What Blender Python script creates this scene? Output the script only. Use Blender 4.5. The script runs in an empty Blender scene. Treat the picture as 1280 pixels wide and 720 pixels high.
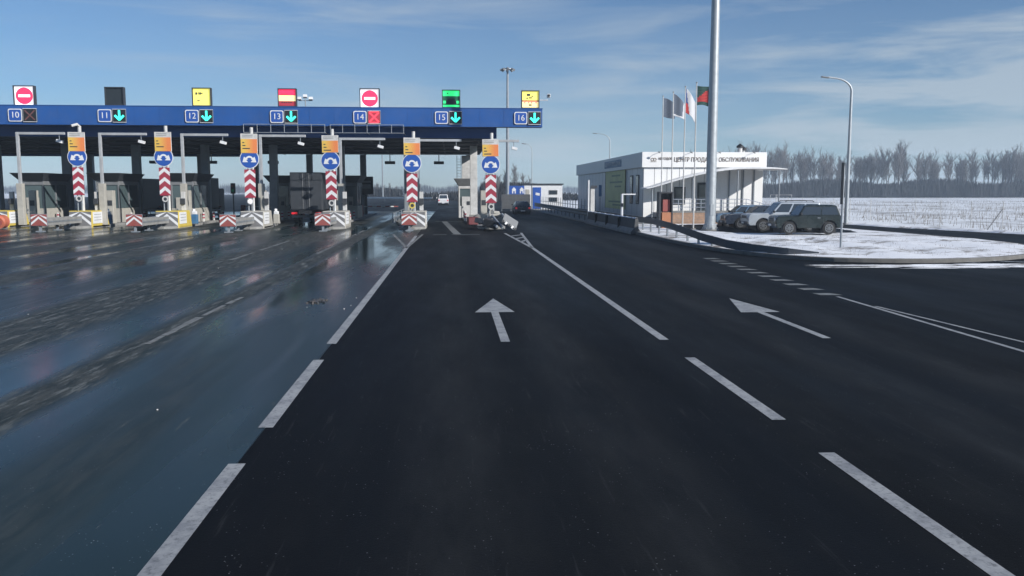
import bpy, bmesh, math, random
from mathutils import Vector, Matrix
R = math.radians
random.seed(7)
SC = bpy.context.scene
COL = SC.collection

# ---------------------------------------------------------------- camera, sky, sun, exposure
cam_d = bpy.data.cameras.new('camera')
cam = bpy.data.objects.new('camera', cam_d); COL.objects.link(cam)
cam_d.lens = 30.0; cam_d.sensor_width = 36; cam_d.clip_end = 6000
cam.location = (0, 0, 2.6)
cam.rotation_euler = (R(90 - 6.47), 0, R(-4.05))
SC.camera = cam
SUN_AZ, SUN_EL = 128.0, 25.0
SC.view_settings.view_transform = 'Standard'; SC.view_settings.look = 'None'
SC.view_settings.exposure = 0.28; SC.view_settings.gamma = 1

world = bpy.data.worlds.new('World'); SC.world = world; world.use_nodes = True
nt = world.node_tree; nt.nodes.clear()
def N(t, typ, **kw):
    n = t.nodes.new(typ)
    for k, v in kw.items():
        if k == 'op': n.operation = v
        else: setattr(n, k, v)
    return n
wo = N(nt, 'ShaderNodeOutputWorld'); bg = N(nt, 'ShaderNodeBackground')
sky = N(nt, 'ShaderNodeTexSky'); sky.sky_type = 'NISHITA'; sky.sun_disc = False
sky.sun_elevation = R(SUN_EL); sky.sun_rotation = R(SUN_AZ)
sky.altitude = 100; sky.air_density = 1.0; sky.dust_density = 0.25; sky.ozone_density = 4.5
tc = N(nt, 'ShaderNodeTexCoord')
mp = N(nt, 'ShaderNodeMapping'); mp.inputs['Scale'].default_value = (1.6, 1.6, 13.0); mp.inputs['Rotation'].default_value = (R(4), R(-5), 0)
nt.links.new(tc.outputs['Generated'], mp.inputs['Vector'])
n1 = N(nt, 'ShaderNodeTexNoise'); n1.inputs['Scale'].default_value = 2.1; n1.inputs['Detail'].default_value = 7; n1.inputs['Roughness'].default_value = .58; n1.inputs['Distortion'].default_value = .35
nt.links.new(mp.outputs[0], n1.inputs['Vector'])
cr = N(nt, 'ShaderNodeValToRGB'); cr.color_ramp.elements[0].position = .46; cr.color_ramp.elements[1].position = .78
nt.links.new(n1.outputs['Fac'], cr.inputs[0])
n2 = N(nt, 'ShaderNodeTexNoise'); n2.inputs['Scale'].default_value = 1.7; n2.inputs['Detail'].default_value = 3
mp2 = N(nt, 'ShaderNodeMapping'); mp2.inputs['Scale'].default_value = (1, 1, 3.5); mp2.inputs['Location'].default_value = (3.3, .4, 1.2)
nt.links.new(tc.outputs['Generated'], mp2.inputs['Vector']); nt.links.new(mp2.outputs[0], n2.inputs['Vector'])
cr2 = N(nt, 'ShaderNodeValToRGB'); cr2.color_ramp.elements[0].position = .35; cr2.color_ramp.elements[1].position = .72
nt.links.new(n2.outputs['Fac'], cr2.inputs[0])
mu = N(nt, 'ShaderNodeMath', op='MULTIPLY'); nt.links.new(cr.outputs[0], mu.inputs[0]); nt.links.new(cr2.outputs[0], mu.inputs[1])
# thin cirrus bank over the right-hand half of the view, low in the sky
sep = N(nt, 'ShaderNodeSeparateXYZ'); nt.links.new(tc.outputs['Generated'], sep.inputs[0])
mrx = N(nt, 'ShaderNodeMapRange'); mrx.inputs[1].default_value = .18; mrx.inputs[2].default_value = .45; nt.links.new(sep.outputs[0], mrx.inputs[0])
mrz = N(nt, 'ShaderNodeMapRange'); mrz.inputs[1].default_value = .26; mrz.inputs[2].default_value = .12; nt.links.new(sep.outputs[2], mrz.inputs[0])
band = N(nt, 'ShaderNodeMath', op='MULTIPLY'); nt.links.new(mrx.outputs[0], band.inputs[0]); nt.links.new(mrz.outputs[0], band.inputs[1])
c3 = N(nt, 'ShaderNodeMath', op='MULTIPLY'); b2 = N(nt, 'ShaderNodeMath', op='MULTIPLY'); b2.inputs[1].default_value = 2.1; nt.links.new(band.outputs[0], b2.inputs[0]); nt.links.new(b2.outputs[0], c3.inputs[0]); nt.links.new(cr.outputs[0], c3.inputs[1])
vz = N(nt, 'ShaderNodeMapRange'); vz.inputs[1].default_value = .22; vz.inputs[2].default_value = .02; vz.inputs[3].default_value = 0; vz.inputs[4].default_value = .75; nt.links.new(sep.outputs[2], vz.inputs[0])
n4 = N(nt, 'ShaderNodeTexNoise'); n4.inputs['Scale'].default_value = 2.6; n4.inputs['Detail'].default_value = 5; n4.inputs['Roughness'].default_value = .5
mp4 = N(nt, 'ShaderNodeMapping'); mp4.inputs['Scale'].default_value = (1, 1, 3); mp4.inputs['Location'].default_value = (.7, 2.1, .3); nt.links.new(tc.outputs['Generated'], mp4.inputs['Vector']); nt.links.new(mp4.outputs[0], n4.inputs['Vector'])
cr4 = N(nt, 'ShaderNodeValToRGB'); cr4.color_ramp.elements[0].position = .3; cr4.color_ramp.elements[1].position = .75; nt.links.new(n4.outputs['Fac'], cr4.inputs[0])
veil = N(nt, 'ShaderNodeMath', op='MULTIPLY'); nt.links.new(vz.outputs[0], veil.inputs[0]); nt.links.new(cr4.outputs[0], veil.inputs[1])
mu2 = N(nt, 'ShaderNodeMath', op='ADD'); mu2.use_clamp = True; nt.links.new(mu.outputs[0], mu2.inputs[0]); nt.links.new(veil.outputs[0], mu2.inputs[1]); mu = mu2
ad = N(nt, 'ShaderNodeMath', op='ADD'); ad.use_clamp = True
nt.links.new(mu.outputs[0], ad.inputs[0]); nt.links.new(c3.outputs[0], ad.inputs[1])
sc = N(nt, 'ShaderNodeMath', op='MULTIPLY'); sc.inputs[1].default_value = .68; nt.links.new(ad.outputs[0], sc.inputs[0])
mx = N(nt, 'ShaderNodeMixRGB'); mx.inputs['Color2'].default_value = (6.0, 6.9, 7.7, 1)
hs = N(nt, 'ShaderNodeHueSaturation'); hs.inputs['Saturation'].default_value = .92
nt.links.new(sky.outputs[0], hs.inputs['Color'])
tint = N(nt, 'ShaderNodeMixRGB'); tint.blend_type = 'MULTIPLY'; tint.inputs[0].default_value = 1; tint.inputs[2].default_value = (.78, .985, 1.17, 1)
nt.links.new(hs.outputs[0], tint.inputs[1])
nt.links.new(sc.outputs[0], mx.inputs['Fac']); nt.links.new(tint.outputs[0], mx.inputs['Color1'])
nt.links.new(mx.outputs[0], bg.inputs['Color']); bg.inputs['Strength'].default_value = .066
nt.links.new(bg.outputs[0], wo.inputs['Surface'])

sl = bpy.data.lights.new('sun', 'SUN'); sl.energy = 4.8; sl.angle = R(.53); sl.color = (1, .965, .92)
sun = bpy.data.objects.new('sun', sl); COL.objects.link(sun)
sd = Vector((math.sin(R(SUN_AZ)) * math.cos(R(SUN_EL)), math.cos(R(SUN_AZ)) * math.cos(R(SUN_EL)), math.sin(R(SUN_EL))))
sun.rotation_euler = sd.to_track_quat('Z', 'Y').to_euler(); sun.location = (60, -40, 60)

# ---------------------------------------------------------------- materials
def P(name, col, rough=.6, metal=0, var=.12, vscale=3, bump=0, bscale=40, emit=0, spec=None, dirt=0):
    m = bpy.data.materials.new(name); m.use_nodes = True
    t = m.node_tree; b = t.nodes['Principled BSDF']
    b.inputs['Roughness'].default_value = rough; b.inputs['Metallic'].default_value = metal
    if spec is not None: b.inputs['Specular IOR Level'].default_value = spec
    c = (*col, 1)
    tc = N(t, 'ShaderNodeTexCoord')
    if var > 0:
        n = N(t, 'ShaderNodeTexNoise'); n.inputs['Scale'].default_value = vscale; n.inputs['Detail'].default_value = 6; n.inputs['Roughness'].default_value = .6
        t.links.new(tc.outputs['Object'], n.inputs['Vector'])
        mr = N(t, 'ShaderNodeMapRange'); mr.inputs[1].default_value = .3; mr.inputs[2].default_value = .7
        mr.inputs[3].default_value = 1 - var; mr.inputs[4].default_value = 1 + var * .5
        t.links.new(n.outputs['Fac'], mr.inputs[0])
        mm = N(t, 'ShaderNodeVectorMath', op='SCALE'); mm.inputs[0].default_value = col
        t.links.new(mr.outputs[0], mm.inputs['Scale']); src = mm.outputs[0]
        if dirt > 0:
            n2 = N(t, 'ShaderNodeTexNoise'); n2.inputs['Scale'].default_value = 1.3; n2.inputs['Detail'].default_value = 8; n2.inputs['Roughness'].default_value = .7
            t.links.new(tc.outputs['Object'], n2.inputs['Vector'])
            m2 = N(t, 'ShaderNodeMapRange'); m2.inputs[1].default_value = .42; m2.inputs[2].default_value = .72; m2.inputs[3].default_value = 0; m2.inputs[4].default_value = dirt
            t.links.new(n2.outputs['Fac'], m2.inputs[0])
            mi = N(t, 'ShaderNodeMixRGB'); mi.inputs['Color2'].default_value = (.13, .12, .11, 1)
            t.links.new(m2.outputs[0], mi.inputs['Fac']); t.links.new(src, mi.inputs['Color1']); src = mi.outputs[0]
        t.links.new(src, b.inputs['Base Color'])
        mr2 = N(t, 'ShaderNodeMapRange'); mr2.inputs[3].default_value = max(.03, rough - .08); mr2.inputs[4].default_value = min(1, rough + .12)
        t.links.new(n.outputs['Fac'], mr2.inputs[0]); t.links.new(mr2.outputs[0], b.inputs['Roughness'])
    else:
        b.inputs['Base Color'].default_value = c
    if bump > 0:
        nb = N(t, 'ShaderNodeTexNoise'); nb.inputs['Scale'].default_value = bscale; nb.inputs['Detail'].default_value = 5
        t.links.new(tc.outputs['Object'], nb.inputs['Vector'])
        bp = N(t, 'ShaderNodeBump'); bp.inputs['Strength'].default_value = bump; bp.inputs['Distance'].default_value = .02
        t.links.new(nb.outputs['Fac'], bp.inputs['Height']); t.links.new(bp.outputs[0], b.inputs['Normal'])
    if emit > 0:
        b.inputs['Emission Color'].default_value = c; b.inputs['Emission Strength'].default_value = emit
    return m
M = dict(
    blue=P('fascia_blue', (.014, .085, .30), .42, var=.16, vscale=.35, dirt=.12),
    blue2=P('lower_blue', (.013, .075, .26), .5, var=.15, vscale=.5),
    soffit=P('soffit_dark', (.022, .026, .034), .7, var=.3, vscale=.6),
    steel=P('painted_steel', (.24, .27, .30), .5, .1, dirt=.3),
    galv=P('galvanised', (.30, .33, .36), .45, .55, var=.2, dirt=.25),
    darkrail=P('dirty_rail', (.085, .095, .11), .6, .3, dirt=.4),
    white=P('white_paint', (.72, .73, .74), .5, dirt=.15, var=.08),
    dwhite=P('dirty_white', (.56, .56, .55), .6, dirt=.35, var=.15),
    cream=P('cream_paint', (.42, .405, .36), .6, dirt=.35),
    yellow=P('yellow_paint', (.62, .47, .08), .55, dirt=.25),
    orange=P('orange_plastic', (.50, .13, .07), .5, dirt=.3),
    red=P('red_paint', (.33, .03, .055), .5, dirt=.12),
    maroon=P('maroon_paint', (.16, .03, .035), .6, dirt=.3),
    kiosk_orange=P('kiosk_orange', (.42, .17, .08), .6, dirt=.3),
    kerbstone=P('kerbstone', (.15, .148, .14), .85, var=.3, vscale=2.5, bump=.3, dirt=.5),
    framegrey=P('frame_grey', (.36, .38, .40), .55, dirt=.3),
    dred=P('dull_red', (.30, .07, .06), .6, dirt=.3),
    signblue=P('sign_blue', (.02, .085, .36), .4, var=.08),
    black=P('black_paint', (.012, .013, .016), .5, var=.3),
    dark=P('dark_grey', (.035, .04, .048), .55, var=.25),
    grey=P('mid_grey', (.17, .18, .19), .6, var=.2, dirt=.3),
    chev=P('chevron_grey', (.16, .16, .165), .6, var=.2, dirt=.3),
    conc=P('concrete', (.26, .26, .25), .85, var=.22, vscale=2, bump=.3, dirt=.45),
    concdark=P('dirty_concrete', (.10, .105, .11), .85, var=.3, vscale=2, bump=.3, dirt=.4),
    glass=P('dark_glass', (.035, .045, .055), .12, 0, var=0, spec=.9),
    glass2=P('booth_glass', (.07, .10, .105), .14, 0, var=0, spec=.8),
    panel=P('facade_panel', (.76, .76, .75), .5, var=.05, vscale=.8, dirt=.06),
    panel_shaded=P('side_panel_shaded', (.40, .44, .49), .35, var=.06, vscale=.8),  # white facade panel darkened and blued: the side's shade is in the colour
    seam=P('seam', (.12, .13, .14), .7, var=0),
    gold=P('sign_letters', (.17, .13, .10), .5, var=0),
    blueletters=P('blue_letters', (.05, .13, .24), .5, var=0),
    poster=P('poster_yellow_green', (.47, .50, .20), .5, var=.25, vscale=.6),
    posterd=P('poster_dark', (.13, .20, .09), .5, var=.2),
    brick=P('tan_brick', (.37, .23, .15), .8, var=.3, vscale=6, dirt=.2),
    bin_blue=P('cabinet_blue', (.05, .16, .30), .5, dirt=.2),
    rubber=P('rubber', (.02, .02, .021), .8, var=.2),
    rim=P('wheel_rim', (.2, .21, .22), .4, .6, dirt=.4),
    chrome=P('chrome', (.6, .62, .65), .2, .9, var=0),
    cgreen=P('car_green', (.010, .019, .020), .25, 0, var=.25, vscale=2, dirt=.14),
    csilver=P('car_silver', (.46, .50, .54), .3, .3, dirt=.12),
    cdark=P('car_dark', (.025, .035, .055), .25, 0, dirt=.12),
    cblue=P('car_blue', (.15, .24, .34), .3, .3, dirt=.2),
    cwhite=P('car_white', (.68, .69, .70), .35, dirt=.12),
    bark=P('bark', (.085, .078, .075), .9, var=.3, vscale=1),
    twig=P('twigs', (.16, .15, .145), .9, var=.3, vscale=.5),
    brush=P('brush', (.018, .020, .024), .95, var=.35, vscale=.2),
    weed=P('dry_weeds', (.15, .135, .12), .95, var=.3, vscale=.3),
    mast=P('mast_galv', (.38, .41, .43), .42, .35, var=.12, vscale=4, dirt=.1),
    flagw=P('flag_white', (.62, .63, .66), .8, var=.05),
    flagg=P('flag_grey', (.11, .135, .18), .8, var=.05),
    flagb=P('flag_blue', (.04, .08, .25), .8, var=.05),
    flagr=P('flag_red', (.50, .05, .05), .8, var=.05),
    flagk=P('flag_dark_green', (.03, .08, .07), .8, var=.05),
    taillamp=P('tail_lamp', (.6, .02, .03), .3, var=0, emit=.35),
    headlamp=P('head_lamp', (.55, .58, .6), .12, .3, var=0),
    l_white=P('led_white', (.85, .82, .88), .5, var=0, emit=.75),
    l_pink=P('led_red', (.9, .03, .10), .5, var=0, emit=.75),
    l_red=P('led_bright_red', (.95, .05, .08), .5, var=0, emit=1.1),
    l_dred=P('led_dark_red', (.35, .03, .05), .5, var=0, emit=.35),
    l_yel=P('led_yellow', (.85, .78, .16), .5, var=0, emit=.6),
    l_cream=P('led_cream', (.9, .75, .33), .5, var=0, emit=.75),
    l_green=P('led_green', (.03, .85, .22), .5, var=0, emit=.8),
    l_dgreen=P('led_dark_green', (.01, .12, .06), .5, var=0, emit=.2),
    l_cyan=P('led_cyan', (.05, .95, .72), .5, var=0, emit=1.3),
    l_off=P('led_off', (.02, .028, .034), .5, var=.2),
    l_dim=P('led_dim_red', (.16, .07, .07), .5, var=0),
)
# printed price board: pale yellow fading to orange across its width
def price_mat():
    m = bpy.data.materials.new('price_board_print'); m.use_nodes = True; t = m.node_tree; b = t.nodes['Principled BSDF']
    tc = N(t, 'ShaderNodeTexCoord'); s = N(t, 'ShaderNodeSeparateXYZ'); t.links.new(tc.outputs['Generated'], s.inputs[0])
    c = N(t, 'ShaderNodeValToRGB'); e = c.color_ramp.elements; e[0].color = (.70, .46, .09, 1); e[0].position = .2; e[1].color = (.72, .22, .07, 1); e[1].position = .8
    t.links.new(s.outputs[0], c.inputs[0]); t.links.new(c.outputs[0], b.inputs['Base Color']); b.inputs['Roughness'].default_value = .5
    return m
M['price'] = price_mat()

def asphalt(name, wet):
    m = bpy.data.materials.new(name); m.use_nodes = True; t = m.node_tree; L = t.links; b = t.nodes['Principled BSDF']
    tc = N(t, 'ShaderNodeTexCoord')
    def noise(scale, sx=1, sy=1, det=5, rough=.6, dist=0, loc=(0, 0, 0)):
        mp = N(t, 'ShaderNodeMapping'); mp.inputs['Scale'].default_value = (sx, sy, 1); mp.inputs['Location'].default_value = loc
        L.new(tc.outputs['Object'], mp.inputs['Vector'])
        n = N(t, 'ShaderNodeTexNoise'); n.inputs['Scale'].default_value = scale; n.inputs['Detail'].default_value = det
        n.inputs['Roughness'].default_value = rough; n.inputs['Distortion'].default_value = dist
        L.new(mp.outputs[0], n.inputs['Vector']); return n.outputs['Fac']
    def ramp(src, a, b_, c0=(0, 0, 0, 1), c1=(1, 1, 1, 1)):
        r = N(t, 'ShaderNodeValToRGB'); e = r.color_ramp.elements; e[0].position = a; e[1].position = b_; e[0].color = c0; e[1].color = c1
        L.new(src, r.inputs[0]); return r.outputs[0]
    def mix(f, a, c, typ='MIX'):
        n = N(t, 'ShaderNodeMixRGB'); n.blend_type = typ
        if isinstance(f, float): n.inputs[0].default_value = f
        else: L.new(f, n.inputs[0])
        for i, x in ((1, a), (2, c)):
            if isinstance(x, tuple): n.inputs[i].default_value = x
            else: L.new(x, n.inputs[i])
        return n.outputs[0]
    sx = N(t, 'ShaderNodeSeparateXYZ'); L.new(tc.outputs['Object'], sx.inputs[0]); wob = noise(.35, 1, .5, det=3)
    def track(x0, w, soft, amp):
        a = N(t, 'ShaderNodeMath', op='MULTIPLY_ADD'); a.inputs[1].default_value = amp; L.new(wob, a.inputs[0]); L.new(sx.outputs[0], a.inputs[2])
        b_ = N(t, 'ShaderNodeMath', op='ADD'); b_.inputs[1].default_value = -x0 - amp * .5; L.new(a.outputs[0], b_.inputs[0])
        c_ = N(t, 'ShaderNodeMath', op='ABSOLUTE'); L.new(b_.outputs[0], c_.inputs[0])
        d_ = N(t, 'ShaderNodeMapRange'); d_.inputs[1].default_value = w + soft; d_.inputs[2].default_value = w; L.new(c_.outputs[0], d_.inputs[0]); return d_.outputs[0]
    def mx2(a, b_):
        n_ = N(t, 'ShaderNodeMath', op='MAXIMUM'); L.new(a, n_.inputs[0]); L.new(b_, n_.inputs[1]); return n_.outputs[0]
    fine = noise(60, det=3, rough=.7)
    big = noise(.35, 1, .35, det=6)
    if wet:
        col = ramp(fine, .35, .7, (.008, .016, .018, 1), (.022, .036, .036, 1))
        col = mix(ramp(big, .35, .65), col, (.014, .027, .027, 1))
        # worn ruts: dry, brownish, salt-dusted streaks along the lanes
        rut = ramp(noise(1.0, .42, .035, det=5, rough=.55, dist=.25, loc=(3.1, 0, 0)), .50, .60)
        tk = mx2(mx2(track(-8.1, .75, .7, 1.2), track(-5.25, .22, .35, .4)), mx2(track(-13.2, .5, .6, 1.0), track(-18.6, .5, .8, 1.0)))
        rr = N(t, 'ShaderNodeMath', op='MULTIPLY'); rr.inputs[1].default_value = .5; L.new(rut, rr.inputs[0])
        rut = mx2(tk, rr.outputs[0])
        rutf = mix(ramp(noise(3.5, 1.6, .25, det=6, rough=.7), .42, .62), (.022, .028, .025, 1), (.058, .061, .054, 1))
        col = mix(rut, col, rutf)
        sc0 = ramp(noise(4.2, 2.0, .22, det=6, rough=.75, loc=(1, 4, 0)), .53, .60); scm = N(t, 'ShaderNodeMath', op='MULTIPLY'); L.new(sc0, scm.inputs[0]); L.new(tk, scm.inputs[1])
        sc1 = ramp(noise(5.0, 2.2, .16, det=5, rough=.7, loc=(1, 9, 0)), .66, .72)
        scr = mx2(scm.outputs[0], sc1)
        col = mix(scr, col, (.12, .13, .125, 1))
        wr = ramp(noise(.8, .45, .07, det=4, rough=.5, dist=.3, loc=(9, 2, 0)), .40, .60, (.08, .08, .08, 1), (.34, .34, .34, 1))
        ro = mix(rut, wr, (.55, .55, .55, 1)); ro = mix(scr, ro, (.6, .6, .6, 1))
        bs, bd = .22, .004
        b.inputs['Specular IOR Level'].default_value = .15
    else:
        col = ramp(fine, .3, .75, (.0028, .0033, .004, 1), (.0095, .0105, .012, 1))
        col = mix(ramp(big, .35, .7), col, (.009, .0105, .0125, 1))
        col = mix(ramp(noise(1.6, 1, .6, det=7, rough=.72, dist=.4), .46, .66), col, (.0105, .0115, .0125, 1))
        col = mix(ramp(noise(150, det=2, rough=.8), .60, .70), col, (.034, .035, .037, 1))
        tr = ramp(noise(.9, .6, .03, det=4, rough=.5), .45, .65)
        col = mix(tr, col, (.006, .0075, .010, 1))
        wt_ = mx2(mx2(track(.05, .18, .5, .35), track(1.75, .18, .5, .35)), mx2(track(5.75, .18, .5, .35), track(7.5, .18, .5, .35)))
        wm = N(t, 'ShaderNodeMath', op='MULTIPLY'); L.new(wt_, wm.inputs[0]); L.new(ramp(noise(1.1, 1.2, .3, det=6, rough=.7), .35, .7), wm.inputs[1])
        col = mix(wm.outputs[0], col, (.021, .0225, .024, 1))
        # thin salt-dried streaks drawn out along the lanes
        sk = N(t, 'ShaderNodeMath', op='MULTIPLY'); sk.inputs[1].default_value = .5; L.new(ramp(noise(6, 1.5, .08, det=5, rough=.7, loc=(2, 7, 0)), .60, .74), sk.inputs[0])
        col = mix(sk.outputs[0], col, (.05, .053, .056, 1))
        ro = ramp(noise(.5, .8, .12, det=5), .3, .7, (.52, .52, .52, 1), (.75, .75, .75, 1))
        bs, bd = .55, .006
        b.inputs['Specular IOR Level'].default_value = .05
    # grains of road salt
    v = N(t, 'ShaderNodeTexVoronoi'); v.inputs['Scale'].default_value = 19; L.new(tc.outputs['Object'], v.inputs['Vector'])
    lt = N(t, 'ShaderNodeMath', op='LESS_THAN'); lt.inputs[1].default_value = .10; L.new(v.outputs['Distance'], lt.inputs[0])
    sp = N(t, 'ShaderNodeMath', op='MULTIPLY'); L.new(lt.outputs[0], sp.inputs[0]); L.new(ramp(noise(2.3, det=4, rough=.7), .50, .62), sp.inputs[1])
    col = mix(sp.outputs[0], col, (.20, .205, .21, 1))
    # cracks / sealed joints
    L.new(col, b.inputs['Base Color']); L.new(ro, b.inputs['Roughness'])
    bp = N(t, 'ShaderNodeBump'); bp.inputs['Strength'].default_value = bs; bp.inputs['Distance'].default_value = bd
    L.new(noise(35, det=6, rough=.75), bp.inputs['Height']); L.new(bp.outputs[0], b.inputs['Normal'])
    return m
M['asphalt'] = asphalt('dark_asphalt', False)
M['wetasphalt'] = asphalt('old_wet_asphalt', True)

def snow_mat(name, dirt, scale, stretch=1.0, dcol=(.13, .13, .13), scol=(.74, .77, .80)):
    m = bpy.data.materials.new(name); m.use_nodes = True; t = m.node_tree; L = t.links; b = t.nodes['Principled BSDF']
    tc = N(t, 'ShaderNodeTexCoord'); mp = N(t, 'ShaderNodeMapping'); mp.inputs['Scale'].default_value = (1, stretch, 1)
    L.new(tc.outputs['Object'], mp.inputs[0])
    n = N(t, 'ShaderNodeTexNoise'); n.inputs['Scale'].default_value = scale; n.inputs['Detail'].default_value = 9; n.inputs['Roughness'].default_value = .72; L.new(mp.outputs[0], n.inputs[0])
    n2 = N(t, 'ShaderNodeTexNoise'); n2.inputs['Scale'].default_value = scale * .22; n2.inputs['Detail'].default_value = 4; L.new(mp.outputs[0], n2.inputs[0])
    a = N(t, 'ShaderNodeMath', op='MULTIPLY_ADD'); a.inputs[1].default_value = .6; L.new(n2.outputs[0], a.inputs[0]); L.new(n.outputs[0], a.inputs[2])
    r = N(t, 'ShaderNodeValToRGB'); e = r.color_ramp.elements; e[0].position = dirt; e[1].position = dirt + .12
    e[0].color = (*scol, 1); e[1].color = (*dcol, 1)
    L.new(a.outputs[0], r.inputs[0]); L.new(r.outputs[0], b.inputs['Base Color']); b.inputs['Roughness'].default_value = .75
    bp = N(t, 'ShaderNodeBump'); bp.inputs['Strength'].default_value = .6; bp.inputs['Distance'].default_value = .05
    L.new(n.outputs[0], bp.inputs['Height']); L.new(bp.outputs[0], b.inputs['Normal'])
    return m
M['snow'] = snow_mat('verge_snow', .82, .9, 1.6, (.22, .20, .18), (.78, .80, .83))
M['field'] = snow_mat('field_snow', .80, .3, .5, (.30, .30, .30), (.72, .75, .78))
M['packed'] = snow_mat('packed_snow', .74, 2.0, .6, (.06, .065, .07), (.5, .53, .56))
def paint_mat():
    m = bpy.data.materials.new('road_paint'); m.use_nodes = True; t = m.node_tree; L = t.links; b = t.nodes['Principled BSDF']
    tc = N(t, 'ShaderNodeTexCoord'); n = N(t, 'ShaderNodeTexNoise'); n.inputs['Scale'].default_value = 14; n.inputs['Detail'].default_value = 8; n.inputs['Roughness'].default_value = .75
    L.new(tc.outputs['Object'], n.inputs[0])
    n2 = N(t, 'ShaderNodeTexNoise'); n2.inputs['Scale'].default_value = 2.2; n2.inputs['Detail'].default_value = 7; n2.inputs['Roughness'].default_value = .7; L.new(tc.outputs['Object'], n2.inputs[0])
    r = N(t, 'ShaderNodeValToRGB'); e = r.color_ramp.elements; e[0].position = .34; e[1].position = .50; e[0].color = (.12, .125, .13, 1); e[1].color = (.33, .34, .345, 1)
    L.new(n.outputs[0], r.inputs[0])
    r2 = N(t, 'ShaderNodeValToRGB'); e = r2.color_ramp.elements; e[0].position = .36; e[1].position = .56; e[0].color = (.62, .63, .66, 1); e[1].color = (1, 1, 1, 1)
    L.new(n2.outputs[0], r2.inputs[0])
    mm = N(t, 'ShaderNodeMixRGB'); mm.blend_type = 'MULTIPLY'; mm.inputs[0].default_value = 1; L.new(r.outputs[0], mm.inputs[1]); L.new(r2.outputs[0], mm.inputs[2])
    L.new(mm.outputs[0], b.inputs['Base Color']); b.inputs['Roughness'].default_value = .6
    return m
M['paint'] = paint_mat()
M['oldpaint'] = P('worn_paint', (.19, .20, .195), .6, var=.5, vscale=5, dirt=.8)

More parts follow.
